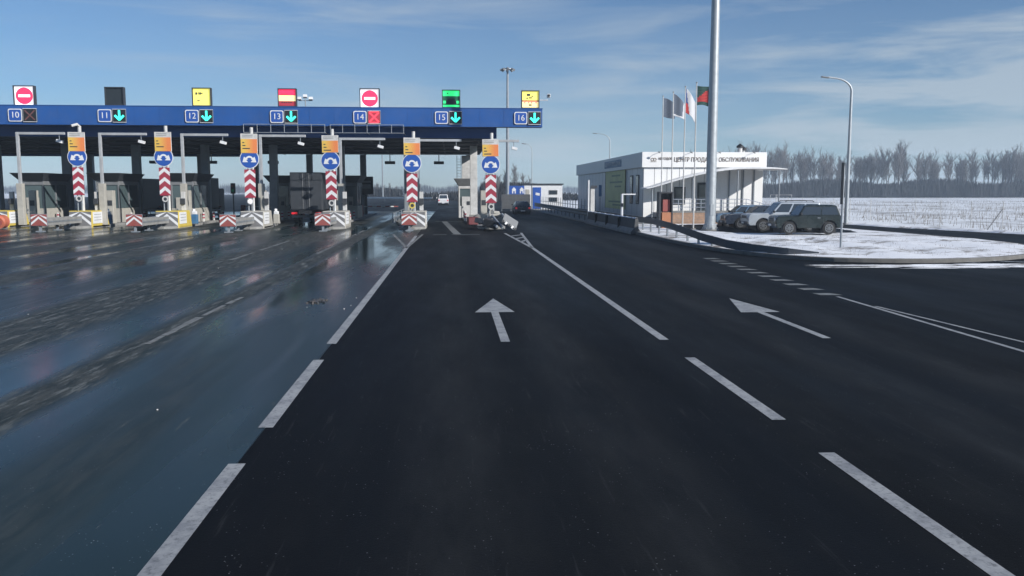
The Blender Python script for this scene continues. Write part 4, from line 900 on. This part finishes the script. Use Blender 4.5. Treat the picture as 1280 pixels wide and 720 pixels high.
# curved awning
m = MB(); n = 28; x0, x1 = -.15, 10.75; vs = []
def aw(u):
    z = 2.55 + 1.62 * math.sin(min(1, u * 1.35) * math.pi / 2) if u > 0 else 2.55
    if u > .893: z = 4.17 - (u - .893) * .5
    yf = -2.9 + .7 * (1 - min(1, u * 2)) - 0
    return z, yf
for i in range(n + 1):
    u = i / n; x = x0 + (x1 - x0) * u; z, yf = aw(u); th_ = .07 + .16 * (1 - abs(2 * u - 1)) ** .5
    zb = z
    if u < .05: zb = z + .08 * (1 - u / .05)
    xb = max(x, .05)
    vs += [(x, .02, zb), (x, .02, zb + .1), (x, yf, zb + .02), (x, yf, zb + .02 + th_ * .8)]
fs = []
for i in range(n):
    a, b = i * 4, i * 4 + 4
    fs += [(a, b, b + 2, a + 2), (a + 1, a + 3, b + 3, b + 1), (a + 2, b + 2, b + 3, a + 3), (a, a + 1, b + 1, b)]
fs += [(0, 2, 3, 1), (n * 4, n * 4 + 1, n * 4 + 3, n * 4 + 2)]
m.add(vs, fs, 'white'); m.build('awning', t)
for x, zt, yy in ((.35, 2.6, -2.0), (10.2, 4.05, -2.7), (3.4, 3.5, -2.6), (6.9, 4.1, -2.7)):
    m = MB(); m.tube([(x, yy, 0), (x, yy, zt)], .06, 'steel', 8); m.build('awning_post', t)
for x, y, h in ((9.35, 4.2, .62), (9.9, 5.0, .45)):
    m = MB(); m.tube([(x, y, BH), (x, y, BH + h)], .2 if h > .5 else .17, 'dwhite', 12); m.tube([(x, y, BH + h - .06), (x, y, BH + h + .1), (x, y, BH + h + .28)], [.3, .3, .04], 'black', 12); m.build('chimney', t)
for x in (1.4, 4.0, 6.3, 9.1):
    m = MB(); m.tube([(x, -.05, BH), (x - .1, -.45, BH + .06), (x - .2, -.6, BH - .08)], .02, 'steel', 6); m.box((x - .22, -.62, BH - .06), (.2, .1, .07), 'grey', ry=.5); m.build('fascia_lamp', t)
# entrance ramp
t = thing('entrance_ramp', 'tan brick entrance ramp with steel handrails under the curved awning', 'ramp', (16.2, 64.2, .14))
m = MB(); m.box((3.4, 1.9, .42), (6.2, 3.7, .84), 'brick'); m.add([(6.5, .1, 0), (9.4, .1, 0), (9.4, 1.6, 0), (6.5, 1.6, 0), (6.5, .1, .84), (6.5, 1.6, .84)], [(0, 1, 4), (2, 3, 5), (1, 2, 5, 4), (0, 3, 2, 1), (0, 4, 5, 3)], 'brick')
for i in range(4): m.box((3.4, .04, .12 + i * .2), (6.22, .02, .012), 'conc')
m.build('base', t); m = MB(); m.box((3.4, 1.9, .87), (6.3, 3.8, .06), 'conc'); m.build('deck', t)
for yy in (.15,):
    m = MB()
    for z in (1.25, 1.55, 1.85): m.tube([(.2, yy, z), (6.4, yy, z), (9.4, yy, z - .8)], .028, 'chrome', 6)
    for i in range(8): m.tube([(.2 + i * .88, yy, .88), (.2 + i * .88, yy, 1.86)], .026, 'chrome', 6)
    for i in range(1, 4): m.tube([(6.4 + i, yy, .9 - i * .27), (6.4 + i, yy, 1.87 - i * .27)], .026, 'chrome', 6)
    m.build('handrail', t)
t = thing('front_kiosk', 'orange and dark brown information kiosk by the flagpoles', 'kiosk', (14.35, 57, .14))
m = MB(); m.box((.1, 0, .52), (.66, .6, 1.05), 'kiosk_orange'); m.build('cabinet', t, bevel=.02); m = MB(); m.box((0, .02, 1.2), (.95, .7, 2.4), 'black') if False else m.box((-.38, .02, 1.2), (.12, .7, 2.4), 'dark'); m.box((.46, .02, 1.2), (.08, .7, 2.4), 'dark'); m.box((.04, .02, 2.38), (.95, .75, .1), 'dark'); m.box((.1, .25, 1.7), (.7, .06, 1.25), 'dark'); m.build('frame', t)
m = MB(); m.box((.1, .0, 1.5), (.5, .3, .8), 'dred'); m.build('screen', t, bevel=.02)

# flags
def flag(name, label, x, y, zt, L_, Hh, fn, droop, lift, ph):
    t = thing(name, label, 'flag', (x, y, .14), group='flags in front of the service building'); z = zt - .14
    m = MB(); m.tube([(0, 0, 0), (0, 0, z * .5), (0, 0, z)], [.05, .042, .03], 'dwhite', 8); m.disc((0, 0, z + .04), .06, .08, 'galv', 'z', 10); m.disc((0, 0, .03), .16, .06, 'conc', 'z', 12); m.build('pole', t)
    nu, nv = 20, 12; m = MB()
    mats = {}
    P_ = {}
    for i in range(nu + 1):
        u = i / nu
        for j in range(nv + 1):
            v = j / nv
            P_[i, j] = Vector((.05 + u * L_ * math.cos(.35), .10 * math.sin(u * 7 + ph) * (.3 + u) + u * L_ * .3 * math.sin(ph), z - .12 - v * Hh * (1 - lift * u) - droop * u ** 1.4 * L_ + .05 * math.sin(u * 5 + v * 2 + ph)))
    for i in range(nu):
        for j in range(nv):
            q = [P_[i, j], P_[i + 1, j], P_[i + 1, j + 1], P_[i, j + 1]]
            m.add(q, [(0, 1, 2, 3)], fn((i + .5) / nu, (j + .5) / nv))
    o = m.build('cloth', t, smooth=True, fix=False)
    so = o.modifiers.new('solid', 'SOLIDIFY'); so.thickness = .012
    return t
flag('flagpole', 'dark grey flag on the farthest of four flagpoles', 15.36, 62.0, 9.4, .95, 1.35, lambda u, v: 'flagg' if u < .8 or v > .6 else 'flagw', .35, .15, .3)
flag('flagpole', 'grey flag with a white trailing edge, second flagpole from the left', 15.46, 59.5, 9.4, .95, 1.45, lambda u, v: 'flagw' if u > .72 + .3 * (1 - v) * .4 or v > .93 else 'flagg', .65, .2, 1.1)
flag('flagpole', 'drooping white, blue and red flag on the third flagpole', 15.54, 56.7, 9.44, .85, 1.5, lambda u, v: 'flagw' if u + .3 * (1 - v) > .33 else ('flagb' if v < .6 else 'flagr'), 1.15, .1, 2.0)
flag('flagpole', 'dark flag with a red centre on the nearest flagpole beside the mast', 15.68, 54.6, 9.44, 1.15, 1.25, lambda u, v: 'flagr' if v > .62 - .7 * u and v < .84 else 'flagk', .22, .05, 4.0)

# ---------------------------------------------------------------- masts, lamps, signs, rails
t = thing('lighting_mast', 'thick tapered galvanised lighting mast rising past the top of the picture', 'mast', (16.2, 52.7, .15))
m = MB(); m.tube([(0, 0, 0), (0, 0, 8), (0, 0, 16), (0, 0, 26)], [.34, .29, .24, .17], 'mast', 16); autosmooth(m.build('shaft', t), 50)
m = MB(); m.disc((0, 0, .04), .55, .08, 'conc', 'z', 24); m.tube([(0, 0, .05), (0, 0, .35), (0, 0, .42)], [.40, .40, .35], 'mast', 16)
for i in range(8): m.tube([(.46 * math.cos(i * .785), .46 * math.sin(i * .785), .05), (.46 * math.cos(i * .785), .46 * math.sin(i * .785), .2)], .03, 'galv', 6)
m.build('flange', t)
m = MB(); m.box((0, -.33, 1.3), (.22, .06, .7), 'mast'); m.build('hatch', t, bevel=.01)
def highmast(x, y, h, lab):
    t = thing('floodlight_mast', lab, 'mast', (x, y, 0))
    m = MB(); m.tube([(0, 0, 0), (0, 0, h)], [.34, .16], 'steel', 10); m.build('shaft', t); m = MB(); m.ring((0, 0, h - .3), .75, .9, .12, 'galv', 'z', 20)
    for i in range(4): a = i * math.pi / 2; m.tube([(0, 0, h - .3), (.8 * math.cos(a), .8 * math.sin(a), h - .3)], .05, 'galv', 6)
    m.build('crown', t)
    for i in range(8): a = i * math.pi / 4; m = MB(); m.box((1.0 * math.cos(a), 1.0 * math.sin(a), h - .4), (.4, .3, .3), 'grey', rz=a, ry=.5); m.build('lamp_head', t)
highmast(9.2, 140, 22.4, 'tall floodlight mast standing behind the right end of the canopy')
highmast(-26, 330, 20, 'distant slim floodlight mast seen under the canopy through lane 14')
def lamp(x, y, h, arm, lab, r=.09, dirx=-1, z0=0, diry=0):
    t = thing('street_lamp', lab, 'street lamp', (x, y, z0))
    pts = [(0, 0, 0), (0, 0, h * .5), (0, 0, h - 1.0)]; rs = [r * 1.3, r, r * .75]
    for i in range(1, 8): a = i / 7 * R(80); pts.append((dirx * arm * (1 - math.cos(a)) * .75, diry * arm * (1 - math.cos(a)), h - 1.0 + math.sin(a) * 1.0)); rs.append(r * (.7 - i * .035))
    pts.append((dirx * arm, diry * arm, h + .08)); rs.append(r * .45)
    m = MB(); m.tube(pts, rs, 'mast', 10); autosmooth(m.build('pole', t), 50)
    m = MB(); m.box((dirx * (arm + .25), diry * arm, h + .07), (.62, .24, .1), 'grey', ry=-dirx * .06 * 2); m.build('lamp_head', t, bevel=.03)
    m = MB(); m.disc((0, 0, .04), r * 2.6, .08, 'conc', 'z', 16); m.build('base', t)
lamp(31.3, 66, 11.35, 1.93, 'tall curved street lamp between the service road and the field', .13)
lamp(23.2, 125, 10.9, 2.0, 'thin curved street lamp rising behind the service building roof')
lamp(11.3, 120, 9.1, .9, 'slim street lamp with a curved top rising behind the white cabin', .06)
t = thing('edge_on_sign', 'narrow dark road sign seen edge-on on a steel post on the snowy island', 'road sign', (16.7, 35.6, .18))
m = MB(); m.tube([(0, 0, 0), (0, 0, 3.5)], .045, 'galv', 10); m.build('post', t)
m = MB(); m.box((-.055, -.02, 2.75), (.12, .72, 1.75), 'dark', rz=R(-25)); m.box((-.02, -.02, 2.75), (.03, .66, 1.68), 'galv', rz=R(-25)); m.build('panel', t, bevel=.02)
# W-beam guardrail that runs from the concrete barrier and sinks into the snow
def guardrail(name, label, path, mat, h=.72, depth=.06, bh=.32, posts=2.0, grp=None, postmat='galv'):
    t = thing(name, label, 'guardrail', (path[0][0], path[0][1], 0), group=grp); b0 = Vector((path[0][0], path[0][1], 0))
    pts = []
    for a, b in zip(path, path[1:]):
        k = max(1, int(math.dist(a[:2], b[:2]) / .8)); pts += [tuple(a[q] + (b[q] - a[q]) * i / k for q in range(3)) for i in range(k)]
    pts.append(path[-1]); prof = [(0, .5), (-1, .36), (-1, .2), (0, .04), (0, -.04), (-1, -.2), (-1, -.36), (0, -.5), (.35, -.48), (.35, .48)]
    vs = []
    for i, p in enumerate(pts):
        a, b = Vector(pts[max(0, i - 1)][:2]), Vector(pts[min(len(pts) - 1, i + 1)][:2]); d = (b - a).normalized(); n_ = Vector((d.y, -d.x))
        for o_, zz in prof: vs.append((p[0] + n_.x * o_ * depth - b0.x, p[1] + n_.y * o_ * depth - b0.y, p[2] + zz * bh))
    c = len(prof); fs = [(i * c + j, (i + 1) * c + j, (i + 1) * c + (j + 1) % c, i * c + (j + 1) % c) for i in range(len(pts) - 1) for j in range(c)]
    fs += [tuple(range(c)), tuple(range((len(pts) - 1) * c, len(pts) * c))]
    m = MB(); m.add(vs, fs, mat); m.build('rail', t)
    acc = 0; 
    for a, b in zip(pts, pts[1:]):
        acc += math.dist(a[:2], b[:2])
        if acc >= posts and b[2] > .3:
            acc = 0; m = MB(); m.box((0, 0, b[2] / 2), (.08, .14, b[2]), postmat); m.build('post', t, loc=(b[0] - b0.x + depth * 1.6, b[1] - b0.y, 0))
    return t
guardrail('guardrail', 'dark curving guardrail that sinks into the snow before the island', [(12.2, 56.5, .80), (12.05, 50, .80), (11.75, 45, .74), (11.55, 41.5, .64), (11.5, 38.5, .50), (11.75, 35.8, .36), (12.3, 34, .27), (13.2, 32.6, .2), (14.2, 32.1, .08)], 'darkrail', bh=.36, posts=1.9)
guardrail('guardrail', 'dark straight guardrail along the exit lane beside the pavement', [(11.35, 69.8, .78), (11.4, 90, .78), (11.6, 119, .78)], 'darkrail', bh=.5, posts=2.5, postmat='darkrail')
guardrail('guardrail', 'distant white guardrail crossing beyond the toll lanes on the left', [(-48, 255, .9), (-4.8, 217, .9)], 'white', bh=.4, posts=8)
guardrail('guardrail', 'distant white guardrail beside the road where the minivan drives', [(-4, 235, .8), (-3.6, 420, .8)], 'white', bh=.4, posts=12)
# railing fence behind the straight guardrail
t = thing('steel_railing', 'thin steel railing with uprights behind the straight guardrail', 'railing', (12.2, 72, .14))
m = MB()
for z in (1.15, .7): m.tube([(0, 0, z), (0, 45, z)], .03, 'steel', 6)
m.build('bars', t)
m = MB()
for i in range(24): m.tube([(0, i * 1.95, 0), (0, i * 1.95, 1.75)], .032, 'steel', 6)
m.build('uprights', t)
# concrete barrier
t = thing('concrete_barrier', 'long low concrete barrier with snow along its top', 'concrete barrier', (11.2, 51.2, 0))
pf = [(-.28, 0), (-.28, .1), (-.12, .34), (-.08, .95), (.08, .95), (.12, .34), (.28, .1), (.28, 0)]
m = MB()
vs = [(x * 1.15, y, z) for y in (0, 4.4, 8.9, 13.3, 18) for x, z in pf]; c = 8
m.add(vs, [(i * c + j, (i + 1) * c + j, (i + 1) * c + (j + 1) % c, i * c + (j + 1) % c) for i in range(4) for j in range(c)] + [tuple(range(c)), tuple(range(4 * c, 5 * c))], 'concdark')
for yy in (4.45, 8.95, 13.4): m.box((-.1, yy, .5), (.4, .03, .85), 'black')
m.build('blocks', t, bevel=.015)
m = MB(); rnd = random.Random(5); vs = []; n = 60
for i in range(n + 1):
    y = 18 * i / n; h_ = .03 + .04 * rnd.random(); w_ = .08 + .03 * rnd.random(); vs += [(-w_, y, .945), (-w_ * .5, y, .95 + h_), (w_ * .5, y, .95 + h_ * .9), (w_, y, .945)]
m.add(vs, [(i * 4 + j, i * 4 + 4 + j, i * 4 + 5 + j, i * 4 + 1 + j) for i in range(n) for j in range(3)], 'snow'); m.build('snow_cap', t, smooth=True)
m = MB(); m.add([(-.36, -.02, .0), (-.16, -.02, .36), (-.16, 17.9, .36), (-.36, 17.9, .0), (-.345, -.02, .14), (-.345, 17.9, .14)], [(0, 3, 5, 4), (4, 5, 2, 1)], 'conc'); m.build('lower_step', t)
# white pole with box, small posts beside the barrier
t = thing('white_marker_pole', 'white pole with a pale cabinet at the far end of the concrete barrier', 'pole', (11.35, 69.4, 0))
m = MB(); m.tube([(-.2, -.1, 0), (-.2, -.1, 3.5)], .07, 'white', 8); m.build('pole', t); m = MB(); m.box((.15, .1, 1.45), (.34, .34, 2.9), 'dwhite'); m.build('cabinet', t, bevel=.02); m = MB(); m.box((.25, -.1, 2.95), (.5, .12, .2), 'dark'); m.build('box', t)
t = thing('dark_road_sign', 'narrow dark sign on a thin post before the shaded side wall', 'road sign', (13.1, 75, .14))
m = MB(); m.tube([(0, 0, 0), (0, 0, 3.0)], .04, 'galv', 8); m.build('post', t); m = MB(); m.box((0, -.04, 2.5), (.26, .05, 1.0), 'bin_blue'); m.build('panel', t)
t = thing('white_height_bar', 'white post with a short horizontal bar in front of the side wall', 'height bar', (12.45, 62, 0))
m = MB(); m.box((0, 0, 1.2), (.16, .16, 2.4), 'white'); m.build('post', t); m = MB(); m.box((.5, 0, 2.38), (1.0, .08, .08), 'white'); m.build('bar', t); m = MB(); m.box((0, -.1, 1.6), (.2, .06, .25), 'dark'); m.build('box', t)
# white cabin with blue door and neighbours
t = thing('white_cabin', 'small white cabin with a blue door and two windows beyond the barrier', 'cabin', (10.2, 120, 0))
m = MB(); m.box((2.7, 2, 1.8), (5.4, 4, 3.5), 'white'); m.build('wall', t); m = MB(); m.box((2.7, 2, 3.6), (5.7, 4.4, .14), 'dark'); m.build('roof', t)
m = MB(); m.box((1.8, -.04, 1.65), (1.15, .08, 3.0), 'signblue'); d = m.build('door', t); m = MB(); m.box((1.9, -.09, 2.2), (.6, .03, .35), 'white', ry=.2); m.build('notice', d)
for z in (2.45, 1.45):
    m = MB(); m.box((4.1, -.03, z), (1.2, .06, .6), 'grey'); f_ = m.build('window', t); m = MB(); m.box((4.1, -.07, z), (1.05, .03, .48), 'glass'); m.build('pane', f_)
m = MB(); m.box((.5, -.03, 2.3), (.5, .06, 1.1), 'cream'); m.build('notice_board', t)
t = thing('blue_signs', 'pair of blue and white information signs on posts left of the cabin', 'sign', (8.3, 115, 0))
for xx, w_ in ((.1, 1.3), (1.15, .7)):
    m = MB(); m.box((xx, 0, 2.7), (w_, .08, 1.25), 'signblue'); s_ = m.build('panel', t); m = MB(); m.prism([(xx - .25, 2.3), (xx - .25, 2.8), (xx - .32, 2.8), (xx, 3.15), (xx + .32, 2.8), (xx + .25, 2.8), (xx + .25, 2.3), (xx + .1, 2.3), (xx + .1, 2.6), (xx - .1, 2.6), (xx - .1, 2.3)], 'y', -.06, -.045, 'white'); m.build('emblem', s_)
m = MB()
for xx in (-.3, .6, 1.3): m.tube([(xx, .05, 0), (xx, .05, 3.2)], .05, 'steel', 6)
m.build('posts', t)
t = thing('corrugated_fence', 'grey corrugated metal fence panel left of the white cabin', 'fence', (6.6, 112, 0))
m = MB(); n = 26; vs = []
for i in range(n * 2 + 1): x = i * .065 * 1.1; y = .05 if i % 2 else -.05; vs += [(x, y, .3), (x, y, 2.2), (x, y + .02, 2.2), (x, y + .02, .3)]
m.add(vs, [(i * 4 + j, i * 4 + 4 + j, i * 4 + 4 + (j + 1) % 4, i * 4 + (j + 1) % 4) for i in range(n * 2) for j in range(4)], 'grey'); m.build('panel', t)
m = MB()
for i in range(4): m.tube([(i * 1.2, .12, 0), (i * 1.2, .12, 2.2)], .05, 'steel', 6)
m.build('posts', t)
# field fence
rnd = random.Random(2)
t0 = None
FP = [(36.1 + (.05 if i % 2 else -.05), 46.5 + i * 3.6) for i in range(0, 14)]
for i, (x, y) in enumerate(FP):
    if y > 100: break
    t = thing('fence_post', 'thin pale post of the wire fence along the snowy field', 'fence post', (x, y, -.05), group='wire fence posts along the field')
    m = MB(); m.tube([(0, 0, 0), (0, 0, 2.0)], .026, 'dwhite', 6); m.build('post', t)
    if i == 2:
        t['label'] = 'thin pale fence post propped by a slanting brace near the right edge'; del t['group']
        m = MB(); m.tube([(-1.3, -.3, 0), (-.03, 0, 1.5)], .035, 'grey', 6); m.build('brace', t)
wf = thing('wire_fence', 'faint wire mesh strung on thin posts along the snowy field', 'wire fence', (36.1, 46.5, 0))
m = MB()
for z in (.3, .8, 1.3, 1.8): m.tube([(0, -6, z), (0, 50, z)], .004, 'galv', 4)
m.build('wires', wf)
# pale gate frames in the field
for x, y, w_, h_, lab in ((58, 150, 2.9, 2.0, 'pale rectangular gate frame in the field right of the building'), (76, 200, 1.6, 1.8, 'smaller pale gate frame farther out in the field')):
    t = thing('field_gate', lab, 'gate frame', (x, y, -.05)); m = MB(); m.tube([(0, 0, 0), (0, 0, h_), (w_, 0, h_), (w_, 0, 0)], .06, 'dwhite', 6); m.build('frame', t); m = MB(); m.tube([(0, 0, h_ * .5), (w_, 0, h_ * .5)], .03, 'dwhite', 6); m.build('crossbar', t)

# ---------------------------------------------------------------- trees
def tree_mesh(seed, H=17, spread=.9, style=0):
    rnd = random.Random(seed); tr = MB(); cr_ = MB()
    pts = []; x = y = 0
    for i in range(9):
        pts.append(Vector((x, y, H * .9 * i / 8))); x += rnd.uniform(-.22, .22) * spread; y += rnd.uniform(-.2, .2)
    tr.tube(pts, [.24 * (1 - i / 9) + .04 for i in range(9)], 'bark', 6, cap=False)
    def limb(p, d, L_, r, lvl):
        k = 4; q = [p.copy()]; dd = d.copy()
        for i in range(k):
            dd = (dd + Vector((rnd.uniform(-.2, .2), rnd.uniform(-.2, .2), rnd.uniform(.02, .16)))).normalized(); q.append(q[-1] + dd * L_ / k)
        cr_.tube(q, [r * (1 - .7 * i / k) for i in range(k + 1)], 'twig', 3, cap=False)
        if lvl < 3:
            for i in range(1, k + 1):
                for _ in range((3 if lvl == 1 else 3)):
                    a = rnd.uniform(0, 6.28); s_ = Vector((math.cos(a), math.sin(a), rnd.uniform(.3, 1.2))).normalized()
                    limb(q[i], (dd * .7 + s_ * .8).normalized(), L_ * rnd.uniform(.32, .5), r * .42, lvl + 1)
    n = rnd.randint(15, 21); z0 = rnd.uniform(.34, .5)
    for i in range(n):
        f = z0 + (1 - z0) * (i / n) ** .8 * .93; zz = f * H * .9; s = min(7.99, f * 8); p = pts[int(s)].lerp(pts[int(s) + 1], s - int(s))
        a = rnd.uniform(0, 6.28); up = rnd.uniform(.9, 2.6); d = Vector((math.cos(a), math.sin(a), up)).normalized()
        limb(p, d, H * rnd.uniform(.17, .30) * (1 - .3 * f) * spread, .10, 1)
    a = tr.build('trunk', fix=False); b = cr_.build('crown', fix=False)
    ma, mb_ = a.data, b.data; bpy.data.objects.remove(a); bpy.data.objects.remove(b); return ma, mb_
VAR = [tree_mesh(100 + i, 17 + (i % 3), [.95, .8, 1.1, 1.0, .7, 1.2][i]) for i in range(6)]
rnd = random.Random(31)
def put_tree(i, x, y, s, lab, grp):
    ma, mb_ = VAR[i % 6]
    t = thing('bare_tree', lab, 'tree', (x, y, -.1), rnd.uniform(0, 6.28), grp); t.scale = (s * rnd.uniform(.9, 1.15), s, s)
    for nm, me in (('trunk', ma), ('crown', mb_)):
        o = bpy.data.objects.new(nm, me); COL.objects.link(o); o.parent = t
for i in range(132):
    x = 94 + i * 1.32 + rnd.uniform(-1.3, 1.3)
    s = rnd.uniform(.84, 1.14) * (.95 + .1 * math.sin(x * .11))
    if x < 134: s *= .97
    if i % 11 == 3: continue
    put_tree(rnd.randrange(6), x, 350 + rnd.uniform(-11, 22), s, 'leafless grey tree in the long row beyond the snowy field', 'leafless trees beyond the snowy field')
for i in range(46):
    x = 96 + rnd.random() * 172
    put_tree(rnd.randrange(6), x, 362 + rnd.uniform(-6, 16), rnd.uniform(.8, 1.02), 'leafless grey tree in the long row beyond the snowy field', 'leafless trees beyond the snowy field')
for i, (x, y, s) in enumerate([(11.5, 214, .40), (13.8, 218, .44), (16, 216, .46), (18.2, 219, .42), (20.3, 222, .36), (9.4, 220, .36), (-27, 345, .30), (-24.5, 345, .33), (-29.5, 347, .3), (-22, 347, .28)]):
    put_tree(i, x, y, s, 'small grey bare tree far behind the rightmost island' if i < 6 else 'small grey bare tree far off seen through lane 14', 'far trees behind the rightmost island' if i < 6 else 'far trees seen through lane 14')
def brush(name, label, x0, x1, y0, y1, h, n, seed, hvar=.3):
    rnd = random.Random(seed); m = MB(); vs = []; fs = []
    for i in range(n):
        x, y = rnd.uniform(x0, x1), rnd.uniform(y0, y1); hh = h * (1 - hvar + hvar * (math.sin(x * .13) * .5 + .5)) * rnd.uniform(.55, 1.08); z0_ = rnd.uniform(0, .5) ** 2 * hh
        a = rnd.uniform(0, 3.14); w = rnd.uniform(.06, .30); lean = rnd.uniform(-.5, .5)
        c, s_ = math.cos(a) * w, math.sin(a) * w; o = len(vs)
        vs += [(x - c * .4, y - s_ * .4, z0_), (x + c * .4, y + s_ * .4, z0_), (x + c + lean, y + s_, z0_ + (hh - z0_) * .6), (x + lean * 1.4, y, hh), (x - c + lean, y - s_, z0_ + (hh - z0_) * .55)]
        fs.append((o, o + 1, o + 2, o + 3, o + 4))
    m.add(vs, fs, 'brush'); return tag(m.build(name, fix=False), label, 'shrub belt', kind='stuff')
brush('shrub_belt', 'dark belt of bare shrubs at the foot of the tree row', 90, 275, 336, 366, 8.0, 40000, 5, .3)
brush('small_thicket', 'grey leafless thicket behind the rightmost toll island', 8, 22, 214, 226, 5.0, 3500, 16)
brush('far_thicket', 'grey leafless thicket far off seen through lane 14', -34, -20, 345, 356, 4.4, 3000, 17)
brush('distant_shrubs', 'low grey shrubs far behind the cabin and toll lanes', -10, 60, 240, 262, 3.2, 3500, 6)
brush('distant_woods', 'hazy low woods along the horizon behind the toll plaza', -520, 260, 880, 940, 11, 14000, 8)
# dry weeds standing in the snow field
rnd = random.Random(77); m = MB(); vs = []; fs = []
for i in range(16000):
    y = 46 + 170 * rnd.random() ** 1.2; x = 37 + rnd.random() * (y * .85)
    if math.sin(x * .35 + y * .11) + math.sin(y * .23 - x * .1) < rnd.uniform(-1.4, .8): continue
    h = rnd.uniform(.15, .6); o = len(vs); w = rnd.uniform(.008, .03); l = rnd.uniform(-.12, .12)
    vs += [(x - w, y, -.06), (x + w, y, -.06), (x + l, y + rnd.uniform(-.1, .1), h)]; fs.append((o, o + 1, o + 2))
for i in range(900):
    x, y = rnd.uniform(13, 26), rnd.uniform(31, 45); o = len(vs); h = rnd.uniform(.2, .34); w = .008
    vs += [(x - w, y, .12), (x + w, y, .12), (x + rnd.uniform(-.1, .1), y, h)]; fs.append((o, o + 1, o + 2))
m.add(vs, fs, 'weed'); tag(m.build('dry_weeds', fix=False), 'thin dry weed stalks poking through the field snow', 'weeds', kind='stuff')

# ---------------------------------------------------------------- haze
m = MB(); m.box((50, 450, 14.8), (1500, 1080, 32.2), 'white')
hz = m.build('haze'); hz['kind'] = 'stuff'; hz['label'] = 'thin pale winter haze over the whole plaza'; hz['category'] = 'haze'
hm = bpy.data.materials.new('haze'); hm.use_nodes = True; t_ = hm.node_tree; t_.nodes.clear()
o_ = N(t_, 'ShaderNodeOutputMaterial'); v_ = N(t_, 'ShaderNodeVolumePrincipled'); v_.inputs['Color'].default_value = (.70, .84, 1, 1); v_.inputs['Density'].default_value = .0005; v_.inputs['Anisotropy'].default_value = 0
t_.links.new(v_.outputs[0], o_.inputs['Volume']); hz.data.materials.clear(); hz.data.materials.append(hm)
SC.cycles.volume_bounces = 1; SC.cycles.max_bounces = 6; SC.cycles.use_denoising = True
SC.cycles.caustics_reflective = False; SC.cycles.caustics_refractive = False
